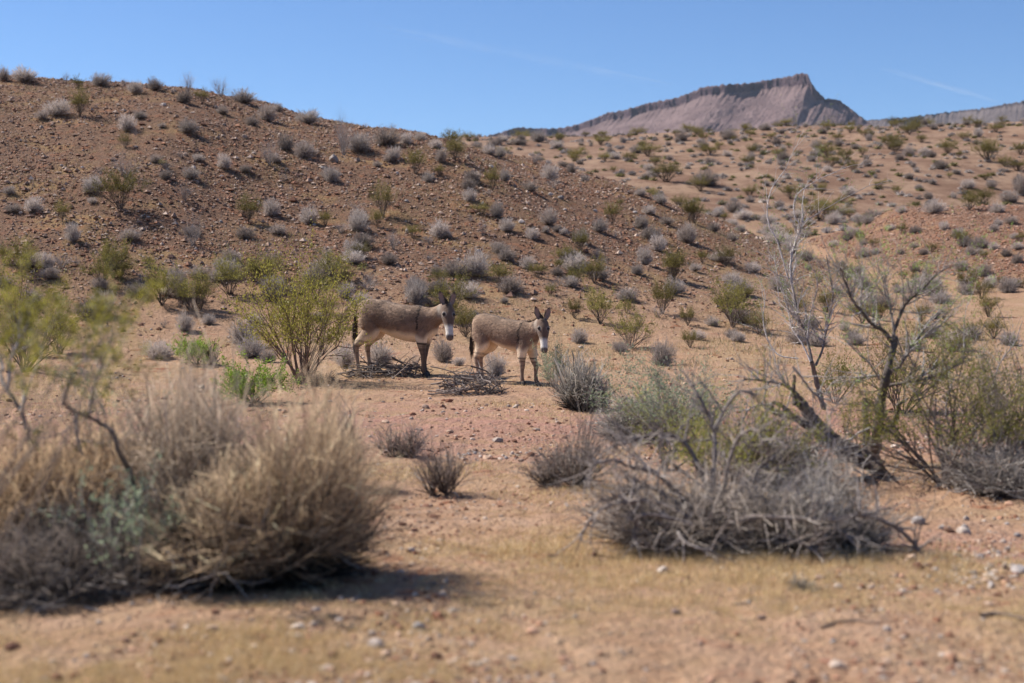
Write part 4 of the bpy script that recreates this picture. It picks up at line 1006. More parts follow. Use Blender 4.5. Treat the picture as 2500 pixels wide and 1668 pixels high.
# limbs drawn as curves in space: (photo u, photo v, depth offset in metres)
def limbs(geo, Y0, defs, rng, colf, twigs, leafgeo=None, leafcol=None, nleaf=0, leafsize=.018, scale=(1600, 640, 2.376), twig_r=.0042, kid=.42, sides=6, leafp=.5):
    ox, oy, sc = scale; tips = []
    for pts, r0, r1 in defs:
        P = []
        dy = 0; drift = rng.normal(0, .12)
        for i, q in enumerate(pts):
            d_ = q[2] if len(q) > 2 else dy
            P.append(at(ox+q[0]/sc, oy+q[1]/sc, Y0+d_)); dy = d_+drift*.5+rng.normal(0, .04)
        P = spline(np.array(P), len(P)*6); n = len(P)
        L = np.linalg.norm(np.diff(P, axis=0), axis=1).sum()
        P = P + np.cumsum(rng.normal(0, .0035, (n, 3)), axis=0)*np.linspace(0, 1, n)[:, None]
        R = np.linspace(r0, r1, n)*(1+.10*rng.normal(size=n))
        geo.poly(P, R, colf(r0), sides)
        tw_ = out = []
        for i in range(int(twigs*L*(.22 if r0 < .0105 else 1))):
            k = rng.integers(n//5, n-1); tn = unit(P[k+1]-P[k])
            d = unit(tn*.7+rng.normal(0, .6, 3)+np.array([0, 0, .25]))
            grow(out, rng, P[k], d, kid*rng.uniform(.3, 1.0), min(R[k]*.6, twig_r*2.2), rng.choice([0, 1, 1, 2]), .5, 3, .14, .04, 6, .35, tips)
        if out: strands_from(geo, out, lambda dp: np.array(colf(.004))*rng.uniform(.8, 1.2), 4)
    if leafgeo is not None and tips and nleaf:
        k = rng.integers(0, len(tips), nleaf); k = k[(k % 10) < leafp*10]; t = rng.uniform(.1, 1.0, len(k))
        Pp = np.array([tips[a][0][0]+(tips[a][0][-1]-tips[a][0][0])*b for a, b in zip(k, t)])+rng.normal(0, .012, (len(k), 3))
        D = np.array([tips[a][1] for a in k])+rng.normal(0, .7, (len(k), 3))
        leafgeo.leaves(Pp, D, leafsize*rng.uniform(.6, 1.4, len(k)), leafsize*.45, jit(leafcol, rng, len(k), .25), rng)
def tree(name, label, u, v, defs_trunk, defs, seed, twigs, nleaf, leafcol, scale=(1600, 640, 2.376), cat='tree', fwd=0.0, thick=1.0, col_t=(.17, .14, .125), col_b=(.55, .50, .48), **kw):
    rng = np.random.default_rng(seed)
    p = hit(u, v); root = thing(name, label, cat, p)
    gt, gb, gl = Geo(), Geo(), Geo()
    def cf(r): return np.array(col_t if r > .014 else col_b)*rng.uniform(.8, 1.2)
    limbs(gt, p[1], defs_trunk, rng, cf, 0, scale=scale, sides=9)
    defs = [(a, b*thick, c*thick) for a, b, c in defs]
    limbs(gb, p[1]-fwd, defs, rng, cf, twigs, gl, leafcol, nleaf, scale=scale, **kw)
    for nm, g, mm in (('trunk', gt, M_BARK), ('branches', gb, M_BARK), ('foliage', gl, M_LEAF)):
        if not g.V: continue
        g.V = [v_-p for v_ in g.V]; link(nm, g.mesh(nm, nm != 'foliage'), mm, root)
    return root
def bark_material():
    m = plant_material('rough_bark', 0, .85, .0); n, l = m.node_tree.nodes, m.node_tree.links
    tc = N(n, 'ShaderNodeTexCoord'); f = noise_node(n, l, 45, 5, .7, tc.outputs['Object'])
    p = n['Principled BSDF']; src = p.inputs['Base Color'].links[0].from_socket
    l.new(mix(n, l, .8, src, mix(n, l, ramp(n, l, f, .3, .7), (.5, .48, .46), (1.2, 1.2, 1.2)), 'MULTIPLY'), p.inputs['Base Color'])
    b = N(n, 'ShaderNodeBump'); b.inputs['Strength'].default_value = .7; b.inputs['Distance'].default_value = .03
    l.new(f, b.inputs['Height']); l.new(b.outputs['Normal'], p.inputs['Normal'])
    return m
M_BARK = bark_material()
LG = (.24, .33, .08)
def c4(pts): return [((x/2.611)*2.376, (140+y/2.611-640)*2.376) for x, y in pts]   # crop-4 readings in crop-6 units
tree('slim_tree', 'slim bare tree with pale arching limbs and a few young green leaves', 2010, 1000,
     [([(985, 870, 0), (965, 800), (935, 680), (912, 585)], .036, .026)],
     [([(912, 590, 0), (885, 470), (860, 380), (832, 320), (812, 210), (792, 110), (790, 20)], .019, .013),
      (c4([(880, 1500), (860, 1390), (866, 1250), (908, 1135), (945, 1050)]), .013, .010),
      (c4([(930, 1080), (885, 1000), (890, 900), (960, 830), (1100, 760), (1250, 700), (1390, 680)]), .0085, .003),
      (c4([(945, 1050), (1030, 1000), (1100, 955), (1200, 900), (1350, 825), (1440, 795), (1500, 780)]), .0075, .0028),
      (c4([(940, 1055), (935, 950), (948, 860), (985, 770)]), .005, .002),
      (c4([(850, 1420), (780, 1180), (730, 1080), (715, 960), (740, 840), (830, 710), (880, 600), (920, 530), (960, 450)]), .010, .0018),
      (c4([(835, 712), (890, 720), (940, 730), (965, 715)]), .003, .0015),
      ([(930, 600, 0), (968, 510), (990, 400), (1012, 300), (1032, 190), (1012, 70), (1000, -40)], .015, .005),
      ([(905, 590, 0), (850, 470), (790, 380), (770, 300), (740, 170), (700, 40), (690, -60)], .011, .003),
      ([(880, 440, 0), (900, 300), (940, 130), (900, 30), (870, -20)], .008, .003),
      ([(990, 390, 0), (1050, 240), (1120, 160), (1200, 60), (1300, -10)], .008, .002),
      ([(830, 560, 0), (720, 540), (660, 460), (625, 330), (640, 180), (600, 60)], .010, .0025),
      ([(660, 470, 0), (610, 400), (530, 360)], .005, .002),
      ([(720, 250, 0), (700, 100), (660, -30), (650, -120)], .004, .0015)],
     401, 40, 9000, LG, col_t=(.22, .195, .18), leafsize=.017)
tree('bare_tree', 'branching bare tree with a forked dark trunk rising out of dead limbs', 2140, 1140,
     [([(1255, 1190, 0), (1272, 1080), (1288, 950), (1300, 810), (1335, 660), (1368, 500), (1372, 440)], .058, .026),
      ([(1235, 1180, .1), (1225, 1040), (1215, 900), (1205, 800)], .040, .024),
      ([(1320, 990, .05), (1370, 960), (1410, 900), (1430, 840), (1480, 815)], .034, .014)],
     [([(1370, 460, 0), (1320, 400), (1260, 370), (1190, 290), (1140, 220), (1090, 110), (1060, 50)], .020, .006),
      ([(1340, 640, 0), (1400, 620), (1440, 560), (1480, 500), (1540, 420), (1600, 330), (1640, 325), (1685, 320)], .024, .006),
      ([(1372, 450, 0), (1395, 370), (1450, 240), (1530, 165), (1620, 70), (1700, 20), (1790, 0)], .016, .002),
      ([(1385, 390, 0), (1360, 260), (1325, 150), (1330, 60)], .012, .004),
      ([(1340, 720, 0), (1420, 705), (1500, 690), (1650, 650), (1750, 590), (1795, 540)], .018, .006),
      ([(1300, 680, 0), (1250, 600), (1180, 540), (1100, 460), (1040, 430)], .010, .003),
      ([(1300, 660, 0), (1240, 665), (1170, 690), (1110, 740)], .014, .006),
      ([(1440, 560, 0), (1420, 470), (1400, 400), (1395, 330)], .009, .003),
      ([(1470, 540, 0), (1500, 600), (1560, 640), (1680, 680), (1790, 690)], .009, .003),
      ([(1330, 150, 0), (1350, 20), (1300, -80), (1290, -140)], .004, .0012),
      ([(1340, 60, 0), (1400, -70), (1375, -140)], .004, .0012)],
     402, 42, 9000, LG, leafsize=.017, col_b=(.40, .36, .335))
tree('fallen_trunk', 'dead split trunk leaning down to the ground among grey branches', 2150, 1165,
     [([(1300, 1200, 0), (1180, 1120), (1050, 1050), (930, 950), (850, 850), (800, 790)], .075, .035),
      ([(1290, 1190, .12), (1150, 1090), (1000, 990), (900, 880), (830, 815)], .055, .025),
      ([(1260, 1190, -.1), (1100, 1110), (960, 1010), (850, 920), (700, 870), (640, 810)], .050, .022),
      ([(900, 960, 0), (800, 900), (730, 840), (660, 810)], .030, .014),
      ([(1270, 1170, 0), (1360, 1260), (1450, 1320), (1560, 1390), (1660, 1455)], .050, .015),
      ([(810, 830, 0), (805, 740), (812, 650)], .022, .012)],
     [([(850, 800, 0), (760, 720), (640, 690), (530, 690)], .016, .006), ([(1200, 1130, -.15), (1050, 1080), (900, 1100), (780, 1140)], .013, .004),
      ([(1250, 960, -.1), (1150, 1010), (1080, 1100), (1060, 1220)], .010, .003), ([(1280, 1060, -.2), (1180, 1060), (1000, 1090), (860, 1110)], .009, .003),
      ([(1250, 1120, -.2), (1210, 1180), (1230, 1240)], .008, .003), ([(680, 820, 0), (560, 850), (500, 960)], .012, .003),
      ([(800, 610, 0), (860, 680), (920, 760), (1000, 790)], .012, .006), ([(1290, 1310, -.3), (1330, 1230), (1365, 1185)], .005, .002),
      ([(1150, 1200, 0), (1260, 1260), (1400, 1300), (1540, 1310)], .012, .004)],
     403, 40, 0, LG, col_t=(.15, .115, .10), col_b=(.47, .43, .41), cat='dead trunk', kid=.4)
tree('grey_branches', 'tangle of long grey dead branches spilling beyond the dense olive creosote', 2480, 1110,
     [([(2150, 1035, 0), (2050, 1075), (1960, 1120), (1860, 1150), (1760, 1190)], .030, .012), ([(2150, 770, 0), (2050, 830), (1960, 880), (1850, 980), (1740, 1050), (1650, 1150)], .026, .012)],
     [([(2150, 1040, .2), (2080, 950), (1980, 850), (1920, 720)], .012, .003), ([(2140, 1200, 0), (2040, 1120), (1960, 1090)], .014, .006),
      ([(1900, 900, 0), (1950, 760), (1990, 600), (2080, 460), (2120, 330)], .010, .003), ([(1790, 560, .2), (1790, 430), (1800, 300), (1850, 160)], .005, .0015),
      ([(2000, 640, .2), (1880, 680), (1740, 660), (1620, 620)], .007, .002), ([(1740, 1050, 0), (1690, 900), (1700, 760), (1760, 640)], .010, .003),
      ([(2150, 900, .2), (2040, 860), (1960, 800)], .012, .004), ([(2130, 660, .2), (2050, 660), (1960, 620), (1900, 560)], .006, .002), ([(1640, 560, .2), (1600, 640), (1640, 760)], .006, .002)],
     404, 44, 3000, (.2, .22, .06), col_t=(.19, .165, .15), col_b=(.50, .46, .45), cat='dead branches', kid=.4)
S8 = (1400, 1000, 2.136)
tree('bent_branches', 'long bent leafless branches sprawling out of the twig bush over the sand', 1740, 1320, [],
     [([(800, 600, 0), (950, 562, -.1), (1200, 570, -.2), (1350, 575, -.2), (1520, 550, -.15), (1700, 620, -.1), (1810, 720, -.1), (1842, 790, -.2), (1790, 835, -.3), (1710, 815, -.2), (1620, 750, -.1)], .013, .004),
      ([(600, 560, 0), (430, 480), (260, 480), (150, 520), (90, 600), (80, 660)], .012, .004), ([(640, 560, .2), (400, 400, .2), (300, 440), (160, 480), (80, 570)], .011, .003),
      ([(620, 600, -.2), (480, 560), (350, 545), (320, 610), (330, 700)], .010, .004), ([(660, 560, .3), (450, 350), (300, 300), (200, 260), (90, 300), (80, 400)], .012, .003),
      ([(760, 560, .4), (600, 200), (430, 140), (250, 190), (130, 260)], .012, .003), ([(720, 480, .3), (735, 250), (730, 100), (650, -80), (600, -150)], .013, .005),
      ([(780, 500, .3), (800, 300), (845, 150), (920, 100), (950, 165)], .010, .005), ([(900, 480, .2), (960, 310), (1000, 260), (1000, 180)], .010, .006), ([(735, 100, .4), (800, -20), (870, -90), (960, -60)], .009, .004),
      ([(545, 640, -.25), (570, 690, -.35), (640, 735, -.4), (700, 752, -.4)], .008, .005), ([(1330, 590, -.1), (1420, 660, -.2), (1480, 740, -.3)], .008, .004), ([(1100, 520, -.1), (1105, 590, -.2), (1090, 650, -.2)], .005, .003),
      ([(1000, 640, 0), (1180, 690, -.2), (1290, 760, -.3), (1370, 880, -.55)], .008, .003)],
     405, 24, 0, LG, scale=S8, fwd=.38, thick=1.45, col_b=(.36, .31, .285), col_t=(.27, .225, .205), cat='dead branches', kid=.3)
S5 = (0, 600, 2.611)
LBK = dict(scale=S5, cat='bush', col_b=(.36, .33, .32), col_t=(.20, .17, .15), leafsize=.022, leafp=.7)
tree('leafy_branches', 'tall crooked grey stem with blurred olive leaves beside the brown feathery bush', 90, 1400,
     [([(300, 1900, 0), (245, 1600), (205, 1350), (130, 1060), (50, 920), (20, 800)], .016, .010)],
     [([(20, 800, 0), (5, 700), (-10, 600), (-40, 480)], .009, .004), ([(50, 920, 0), (65, 770), (95, 650), (130, 560), (115, 400)], .011, .003), ([(120, 590, 0), (170, 520), (195, 400)], .004, .002),
      ([(130, 1060, 0), (170, 930), (150, 840)], .011, .002), ([(130, 1060, 0), (200, 1170), (330, 1080)], .006, .002)], 406, 16, 3000, (.22, .205, .055), **LBK)
tree('leafy_branches', 'arching grey stem with blurred olive leaves above the grey-green saltbush', 320, 1400,
     [([(880, 1640, 0), (830, 1450), (760, 1330), (710, 1200), (620, 1130), (500, 1060), (400, 1010)], .015, .008)],
     [([(400, 1010, 0), (430, 900), (480, 780), (620, 700), (700, 660)], .011, .002), ([(490, 1058, 0), (490, 1180), (530, 1330)], .011, .005), ([(560, 1095, 0), (600, 920), (660, 760), (655, 540)], .011, .002)],
     408, 16, 2600, (.22, .205, .055), **LBK)
def near_sprays():
    """leafy tips of a creosote close to the lens, standing left of the clearing"""
    rng = np.random.default_rng(407); Y0 = 4.9
    b = at(-260, 1640, Y0); b[2] = Hs(b[0], b[1]); root = thing('creosote_bush', 'creosote standing closest with long wands ending in blurred yellow-green leaf sprays', 'bush', b)
    gs, gl = Geo(), Geo()
    for tip in [(280, 690), (272, 740), (330, 720), (365, 712), (385, 695), (350, 850), (130, 720), (30, 750), (60, 640), (110, 800), (180, 790), (90, 870), (310, 830), (10, 640), (-60, 620), (-30, 700), (150, 690)]:
        e = at(tip[0], tip[1], Y0+rng.normal(0, .35)); P = spline([b, b*.55+e*.45+np.array([-.05, 0, .10])+rng.normal(0, .05, 3), e*.8+b*.2+np.array([0, 0, .08]), e], 14)
        gs.poly(P, np.linspace(.006, .0018, 14), np.array([.2, .16, .13]), 5)
        n = 75; k = rng.integers(9, 14, n); Q = P[k]+rng.normal(0, .020, (n, 3))
        gl.leaves(Q, rng.normal(0, .6, (n, 3))+unit(e-b), .017*rng.uniform(.7, 1.3, n), .009, jit((.30, .275, .045), rng, n, .2), rng)
    for nm, g, mm in (('wands', gs, M_WOOD), ('foliage', gl, M_LEAF)):
        g.V = [v-b for v in g.V]; link(nm, g.mesh(nm, nm != 'foliage'), mm, root)
near_sprays()

# ------------------------------------------------------------------ heaps of dead branches at the animals' feet
def stick_mesh(rng, L, r, bend):
    g = Geo(); k = 9; d = np.array([1., 0, 0]); p = np.array([-L/2, 0, 0]); pts = [p]
    for i in range(k-1):
        d = unit(d+rng.normal(0, bend, 3)*[.3, 1, .6]); p = p+d*L/(k-1); pts.append(p)
    pts = np.array(pts); pts -= pts.mean(0)
    g.poly(pts, np.linspace(r, r*.35, k)*(1+.1*rng.normal(size=k)), np.array((.235, .19, .17))*rng.uniform(.6, 1.5), 5)
    out = []
    for i in range(2):
        q = pts[rng.integers(2, 7)]; grow(out, rng, q, unit(d+rng.normal(0, .8, 3)), L*.3, r*.5, 0, .5, 2, .2, 0, 5, .4)
    strands_from(g, out, lambda dp: np.array((.30, .26, .24))*rng.uniform(.7, 1.3), 4)
    return g.mesh('branch')
def heap(label, u, v, wpx, dep, height, n, seed, upright=3):
    rng = np.random.default_rng(seed); p = hit(u, v); w = wpx*p[1]/FPX
    root = thing('branch_heap', label, 'branch pile', p)
    base_m = [stick_mesh(rng, 1.0, rng.uniform(.014, .024), .22) for _ in range(14)]
    for me in base_m: me.materials.append(M_BARK)
    for i in range(n):
        L = w*rng.uniform(.25, .7); a = rng.normal(0, .7)
        x = rng.uniform(-.5, .5)*(w-L*.7*abs(math.cos(a))); y = rng.normal(0, dep*.35)
        zg = Hs(p[0]+x, p[1]+y)-p[2]
        zz = zg + .01 + height*rng.random()**1.6*max(0, 1-(abs(x)/(w*.55))**2)
        o = link('branch', base_m[rng.integers(len(base_m))], None, root, (x, y, zz))
        o.scale = (L, min(L, .8), min(L, .6)); o.rotation_euler = (rng.uniform(0, 6.28), rng.normal(0, .13), a)
    for i in range(upright):
        x = rng.uniform(-.4, .4)*w; L = rng.uniform(.25, .5)
        o = link('branch', base_m[rng.integers(len(base_m))], None, root, (x, rng.normal(0, .1), L*.35))
        o.scale = (L, .6, .6); o.rotation_euler = (0, rng.uniform(-1.9, -1.2), rng.normal(0, 1))
heap('heap of broken dead branches on the sand between the two donkeys', 1148, 962, 180, .6, .36, 85, 501, 9)
heap('straggle of dead branches lying around the larger donkey\'s hooves', 948, 916, 215, .5, .2, 55, 502, 6)
px_broom('dead_stump', 'short black dead stubs beside the low bright green shrub', 'stump', 520, 890, 45, 62, 26, (.05, .042, .038), (.07, .06, .052), (.10, .085, .07), 214, lo=45, rt=.011, twig=.3)

# ------------------------------------------------------------------ stones
ICO = None
def ico():
    t = (1+5**.5)/2
    V = np.array([(-1, t, 0), (1, t, 0), (-1, -t, 0), (1, -t, 0), (0, -1, t), (0, 1, t), (0, -1, -t), (0, 1, -t), (t, 0, -1), (t, 0, 1), (-t, 0, -1), (-t, 0, 1)], float)
    F = np.array([(0, 11, 5), (0, 5, 1), (0, 1, 7), (0, 7, 10), (0, 10, 11), (1, 5, 9), (5, 11, 4), (11, 10, 2), (10, 7, 6), (7, 1, 8), (3, 9, 4), (3, 4, 2), (3, 2, 6), (3, 6, 8), (3, 8, 9), (4, 9, 5), (2, 4, 11), (6, 2, 10), (8, 6, 7), (9, 8, 1)])
    return V/np.linalg.norm(V[0]), F
IV, IF = ico()
def stone_mesh(rng, col):
    V, F = IV.copy(), IF.copy()
    E = {}; VV = list(V); FF = []
    def mid(a, b):
        k = (min(a, b), max(a, b))
        if k not in E: E[k] = len(VV); VV.append(unit(VV[a]+VV[b]))
        return E[k]
    for a, b, c in F:
        x, y, z = mid(a, b), mid(b, c), mid(c, a); FF += [(a, x, z), (b, y, x), (c, z, y), (x, y, z)]
    V = np.array(VV); 
    for i in range(5):      # chipped faces
        d = unit(rng.normal(size=3)); q = rng.uniform(.55, .85); k = V@d; V = V-np.maximum(0, k-q)[:, None]*d
    V *= (1+.06*rng.normal(size=(len(V), 1)))*np.array([1, rng.uniform(.65, .95), rng.uniform(.5, .8)])
    C = np.clip(np.array(col)[None]*(1+.12*rng.normal(size=(len(V), 1))), .02, .9)
    me = new_mesh('stone', V, np.array(FF), C, False); me.materials.append(M_STONE); return me
rs = np.random.default_rng(600)
STN = [stone_mesh(rs, c) for c in [(.34, .255, .20), (.39, .32, .275), (.28, .19, .145), (.43, .36, .31), (.22, .155, .13), (.35, .25, .19), (.31, .275, .26), (.22, .125, .085)]]
def stone(u, v, px, label, group=None, k=None):
    p = hit(u, v); r = px*p[1]/FPX*.5
    o = link('stone', STN[rs.integers(len(STN)) if k is None else k], None, None, p+np.array([0, 0, r*.25]))
    o.scale = (r, r, r*rs.uniform(.8, 1.1)); o.rotation_euler = (rs.normal(0, .2), rs.normal(0, .2), rs.uniform(0, 6.28)); tag(o, label, 'stone', group)
stone(815, 395, 34, 'largest pale angular boulder resting high on the hillside', k=1)
stone(1615, 1397, 34, 'pale flat stone lying alone on the straw grass before the twig bush', k=3)
stone(1651, 1500, 30, 'dark rounded stone lying alone on bare pink sand', k=4)
stone(1860, 1512, 24, 'small dark stone on bare sand beside a thin curved stick', k=4)
stone(1022, 1535, 40, 'grey low stone half sunk in the pale sand past the bush shadow', k=6)
stone(915, 1580, 46, 'flat pale stone nearly buried in the near sand', k=1)
stone(2320, 1300, 34, 'brown block of stone in the straw grass next to a pale one', k=7)
stone(2352, 1302, 40, 'pale angular stone beside a brown block in the straw grass', k=3)
stone(2240, 1278, 44, 'flat grey stone at the edge of the straw grass near the creosote shade', k=6)
stone(2490, 1400, 50, 'dark bluish rounded stone at the edge of the gravel patch', k=6)
stone(1080, 995, 22, 'reddish stone on the rise in front of the branch heap', k=7)
stone(1040, 998, 26, 'brown flat stone beside a reddish one before the branch heap', k=2)
for i in range(70):
    stone(rs.normal(2390, 75), rs.normal(1375, 36), rs.uniform(8, 22), 'pale grey stone lying in the gravel patch', 'stones of the gravel patch', int(rs.choice([0, 1, 3, 6, 5])))
for i in range(26):
    stone(rs.uniform(1080, 1330), rs.normal(1112, 9), rs.uniform(6, 14), 'whitish stone in the gravel strip of the wash', 'stones of the wash', int(rs.choice([1, 3, 6])))
for i in range(70):
    stone(rs.uniform(900, 2480), 1668-rs.random()**1.4*260, rs.uniform(7, 20), 'small stone scattered on the near sand', 'stones on the near sand')
for i in range(120):
    u = rs.uniform(0, 1600); top = np.interp(u, [0, 530, 800, 1230, 1600], [235, 265, 330, 400, 510])
    stone(u, rs.uniform(top, 640), rs.uniform(6, 17)*(1.25 if rs.random() < .15 else 1), 'pale stone scattered on the stony hillside', 'stones on the hillside')
OV = np.array([(1, 0, 0), (-1, 0, 0), (0, 1, 0), (0, -1, 0), (0, 0, 1), (0, 0, -.6)], float)*1.15; OF = np.array([(0, 2, 4), (2, 1, 4), (1, 3, 4), (3, 0, 4), (2, 0, 5), (1, 2, 5), (3, 1, 5), (0, 3, 5)])
def pebbles(name, label, X, Y, R, seed, cols, IV=IV, IF=IF):
    rng = np.random.default_rng(seed); m = len(X); Z = H(X, Y)
    S = R[:, None]*np.c_[np.ones(m), rng.uniform(.6, 1, m), rng.uniform(.45, .8, m)]
    a = rng.uniform(0, 6.28, m); c, s_ = np.cos(a)[:, None], np.sin(a)[:, None]
    B = IV[None]*(1+.16*rng.normal(size=(m, len(IV), 1))) * S[:, None]
    V = np.stack([B[..., 0]*c-B[..., 1]*s_, B[..., 0]*s_+B[..., 1]*c, B[..., 2]], -1)+np.stack([X, Y, Z+.15*R], -1)[:, None]
    F = IF[None]+np.arange(m)[:, None, None]*len(IV)
    cc = np.asarray(cols)[rng.integers(0, len(cols), m)]*rng.uniform(.7, 1.25, (m, 1))
    me = new_mesh(name, V.reshape(-1, 3), F.reshape(-1, 3), np.repeat(cc, len(IV), axis=0), False)
    tag(link(name, me, M_STONE), label, 'gravel', kind='stuff')
SOILC = [(.36, .21, .14), (.20, .09, .055), (.15, .07, .045), (.30, .16, .10), (.42, .29, .21), (.25, .13, .085), (.46, .36, .29)]
HILLC = [(.25, .155, .11), (.19, .11, .08), (.30, .20, .148), (.17, .085, .055), (.38, .285, .23), (.24, .12, .073), (.22, .145, .11), (.20, .095, .058)]
r_ = np.random.default_rng(610)
NH = 190000; Yh = r_.uniform(26, 70, NH); Xh = r_.uniform(-.42, .22, NH)*Yh
hh = hill_parts(Xh, Yh)[1]; dn = pn(Xh/4.5, Yh/4.5, 21)+.4*pn(Xh/1.5, Yh/1.5, 22)
ok = (hh > r_.uniform(0.05, 2.0, NH)) & (dn+r_.normal(0, .45, len(dn)) > -.30) & (Yh < _yc(Xh)+2)
pebbles('hillside_gravel', 'loose gravel and stones strewn over the hillside', Xh[ok], Yh[ok], r_.lognormal(math.log(.026), .5, ok.sum()).clip(.011, .12), 611, HILLC, OV, OF)
Yn = 1/r_.uniform(1/30, 1/5.2, 44000); Xn = r_.uniform(-.42, .42, 44000)*Yn
dn = pn(Xn/1.6, Yn/1.6, 23)+.5*pn(Xn/.5, Yn/.5, 24)
ws = np.exp(-((Yn-14.4-0.5*np.sin(Xn*.4))/1.3)**2)*(np.abs(Xn) < 8)+1.5*np.exp(-((Xn-2.75)/.6)**2-((Yn-8.4)/.8)**2)
ok = dn+1.3*ws+r_.normal(0, .3, len(dn)) > .25
pebbles('ground_gravel', 'fine gravel and soil clods strewn over the sandy flat', Xn[ok], Yn[ok], r_.lognormal(math.log(.0075), .55, ok.sum()).clip(.003, .04)*np.clip(Yn[ok]/9, 1, 2.2), 612, SOILC+[(.42, .34, .285)])
Ys = r_.uniform(40, 84, 52000); Xs = r_.uniform(.08, .42, 52000)*Ys
ok = (hill_parts(Xs, Ys)[2] > .3)
pebbles('spur_gravel', 'loose stones strewn over the low spur beyond the gully', Xs[ok], Ys[ok], r_.lognormal(math.log(.036), .45, ok.sum()).clip(.015, .12), 613, HILLC[:4]+HILLC[5:], OV, OF)

# ------------------------------------------------------------------ dry grass
def grass(name, label, X, Y, L, seed, wd, cols):
    rng = np.random.default_rng(seed); m = len(X); Z = H(X, Y)-.004
    P = np.stack([X, Y, Z], -1); D = np.c_[rng.normal(0, .45, (m, 2)), np.ones(m)]; D /= np.linalg.norm(D, axis=1, keepdims=True)
    a = rng.uniform(0, 6.28, m); S = np.c_[np.cos(a), np.sin(a), np.zeros(m)]*wd[:, None]
    V = np.stack([P-S, P+S, P+D*L[:, None]], 1)
    cc = np.asarray(cols)[rng.integers(0, len(cols), m)]*rng.uniform(.75, 1.2, (m, 1))
    me = new_mesh(name, V.reshape(-1, 3), np.arange(m*3).reshape(-1, 3), np.repeat(cc, 3, axis=0), False)
    tag(link(name, me, M_STRAW), label, 'grass', kind='stuff')
GC = [(.70, .53, .29), (.78, .62, .38), (.62, .45, .23), (.55, .41, .20)]
n = 600000
Yg = 1/r_.uniform(1/27, 1/5.0, n); Xg = r_.uniform(-.43, .43, n)*Yg
dn = pn(Xg/2.6, Yg/1.5, 31)+.55*pn(Xg/.7, Yg/.55, 32)+.4*pn(Xg/.2, Yg/.2, 33)
strip = .45*np.exp(-((Yg-7.6)/1.0)**2)*(Xg > -.5)+.3*np.exp(-((Yg-10.5)/2.0)**2)*(np.abs(Xg+.3) < 1.5)-.8*np.exp(-((Xg-2.75)/.7)**2-((Yg-8.4)/.7)**2)
ok = dn+strip-.7*np.exp(-((Yg-14.4)/1.2)**2)+r_.normal(0, .25, n) > .22
grass('dry_grass', 'short straw-coloured dry grass covering the sandy flat', Xg[ok], Yg[ok], r_.uniform(.015, .06, ok.sum())*np.clip(.5+dn[ok], .5, 1.3), 621, np.full(ok.sum(), .0016)*np.clip(Yg[ok]/7, .8, 2.6), GC)
n = 260000
Yg = r_.uniform(25, 66, n); Xg = r_.uniform(-.42, .34, n)*Yg
dn = pn(Xg/4, Yg/3, 34)+.6*pn(Xg/.9, Yg/.8, 35)
ok = (dn+r_.normal(0, .25, n) > .22) & (Yg < _yc(Xg)+2)
grass('hillside_grass', 'thin straw-coloured dry grass tufts covering the hillside', Xg[ok], Yg[ok], r_.uniform(.04, .13, ok.sum()), 622, np.full(ok.sum(), .006), [tuple(np.array(c)*.62) for c in GC])

# ------------------------------------------------------------------ sticks lying on the near sand
def ground_stick(label, pts, r):
    P = []
    for u, v in pts: p = hit(u, v); P.append(p+np.array([0, 0, r*.8]))
    P = spline(P, len(P)*5); b = P[0].copy(); g = Geo()
    g.poly(P-b, np.linspace(r, r*.5, len(P)), np.array((.24, .18, .15)), 5)
    tag(link('stick', g.mesh('stick'), M_BARK, None, b), label, 'stick')
ground_stick('thin curved stick lying on bare sand beside a small dark stone', [(2008, 1535), (2040, 1523), (2085, 1518), (2120, 1522), (2150, 1524)], .007)
ground_stick('thick brown stick lying on the sand below the gravel patch', [(2395, 1507), (2430, 1503), (2465, 1508), (2510, 1518)], .012)
ground_stick('short forked stick on the straw grass before the bent branches', [(1790, 1478), (1815, 1476), (1835, 1465), (1858, 1463)], .006)
ground_stick('pale crooked twig on the straw grass below the bent branches', [(2060, 1410), (2085, 1418), (2100, 1412), (2112, 1400)], .005)

def twig_litter():
    rng = np.random.default_rng(640); m = 5200; Y = 1/rng.uniform(1/26, 1/5.3, m); X = rng.uniform(-.42, .42, m)*Y
    keep = pn(X/1.3, Y/1.3, 51)+rng.normal(0, .4, m) > 0.05; X, Y = X[keep], Y[keep]; m = len(X)
    a = rng.uniform(0, 6.28, m); L = rng.lognormal(math.log(.045), .6, m).clip(.015, .25); r0 = (.0011*(Y/8).clip(1, 2.2))*rng.uniform(.7, 1.8, m)
    q = np.linspace(-.5, .5, 4)[None]; bx = X[:, None]+q*L[:, None]*np.cos(a)[:, None]; by = Y[:, None]+q*L[:, None]*np.sin(a)[:, None]
    bx = bx+rng.normal(0, .06, (m, 4))*L[:, None]; by = by+rng.normal(0, .06, (m, 4))*L[:, None]
    z = H(bx, by)+r0[:, None]+rng.random((m, 4))*.12*L[:, None]
    g = Geo(); g.strands(np.stack([bx, by, z], -1), r0[:, None]*np.array([[1, .9, .8, .5]]), jit((.20, .15, .12), rng, m, .5)[:, None], 3)
    tag(link('twig_litter', g.mesh('twig_litter'), M_WOOD), 'tiny dead twigs littering the sandy flat', 'litter', kind='stuff')
twig_litter()

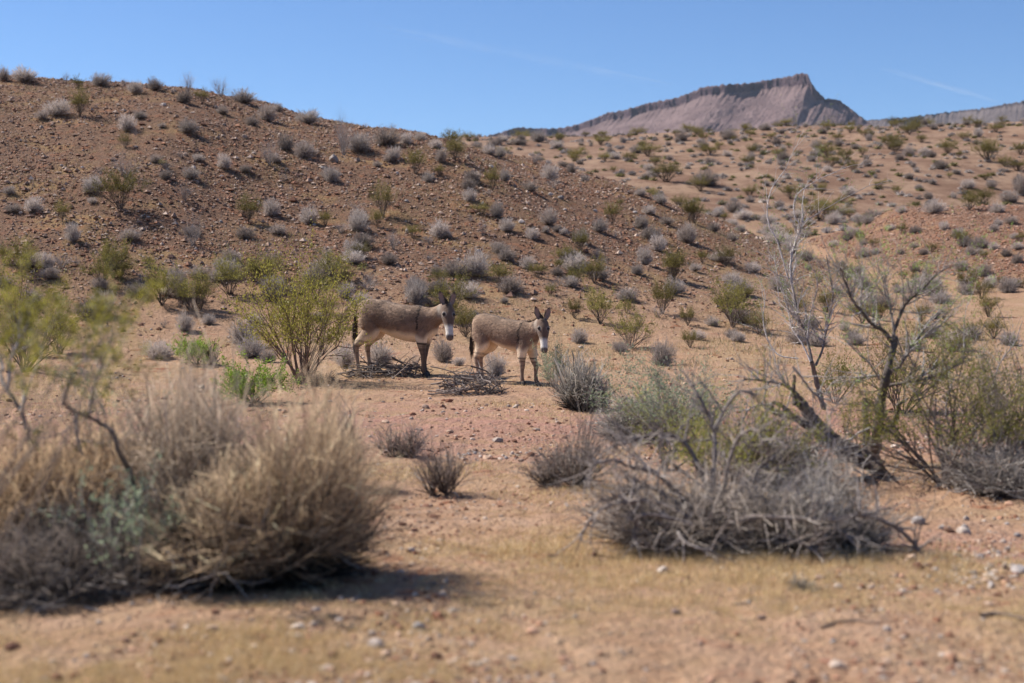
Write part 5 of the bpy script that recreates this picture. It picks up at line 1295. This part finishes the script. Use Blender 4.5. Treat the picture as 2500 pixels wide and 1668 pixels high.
# ------------------------------------------------------------------ thin vapour trails, high beyond the mountain
def contrail(label, a, b, Y, width, seed, opacity):
    m, n, l, p = mat('vapour'); 
    tc = N(n, 'ShaderNodeTexCoord'); f = noise_node(n, l, .0022, 4, .6, tc.outputs['Object'])
    t = N(n, 'ShaderNodeBsdfTransparent'); d = N(n, 'ShaderNodeBsdfTranslucent'); d.inputs['Color'].default_value = (.9, .9, .9, 1)
    ms = N(n, 'ShaderNodeMixShader'); fac = math_n(n, l, 'MULTIPLY', ramp(n, l, f, .3, .7), opacity)
    l.new(fac, ms.inputs[0]); l.new(t.outputs[0], ms.inputs[1]); l.new(d.outputs[0], ms.inputs[2])
    l.new(ms.outputs[0], n['Material Output'].inputs['Surface'])
    P = np.array([at(a[0]+(b[0]-a[0])*q, a[1]+(b[1]-a[1])*q, Y) for q in np.linspace(0, 1, 24)])
    rng = np.random.default_rng(seed); g = Geo()
    for k in range(3):
        q = P-P[0]+np.c_[np.zeros(24), rng.normal(0, width, 24)*.3, np.cumsum(rng.normal(0, width*.12, 24))+(k-1)*width*.5]
        g.poly(q, width*np.sin(np.linspace(.15, 3.0, 24))*(.5+.2*k), np.array((.9, .9, .9)), 10)
    tag(link('contrail', g.mesh('contrail'), m, None, P[0]), label, 'contrail')
contrail('long faint vapour trail high over the saddle between hill and mountain', (900, 60), (1640, 205), 12000, 34, 1, .022)
contrail('short faint vapour trail past the steep end of the mountain', (2150, 165), (2440, 250), 12000, 24, 2, .03)

# ------------------------------------------------------------------ the air
def haze():
    bpy_box = [(-6700, -6700, -12), (6700, -6700, -12), (6700, 6700, -12), (-6700, 6700, -12), (-6700, -6700, 760), (6700, -6700, 760), (6700, 6700, 760), (-6700, 6700, 760)]
    F = [(0, 3, 2, 1), (4, 5, 6, 7), (0, 1, 5, 4), (1, 2, 6, 5), (2, 3, 7, 6), (3, 0, 4, 7)]
    me = new_mesh('haze', bpy_box, F, None, False)
    m = bpy.data.materials.new('air'); m.use_nodes = True; n = m.node_tree.nodes; n.clear()
    o = n.new('ShaderNodeOutputMaterial'); v = n.new('ShaderNodeVolumePrincipled')
    v.inputs['Color'].default_value = (.72, .84, 1.0, 1); v.inputs['Density'].default_value = HAZE; v.inputs['Anisotropy'].default_value = .2
    m.node_tree.links.new(v.outputs[0], o.inputs['Volume'])
    tag(link('haze', me, m), 'thin clear desert air filling the scene', 'haze', kind='stuff')
HAZE = 0.000028
haze()
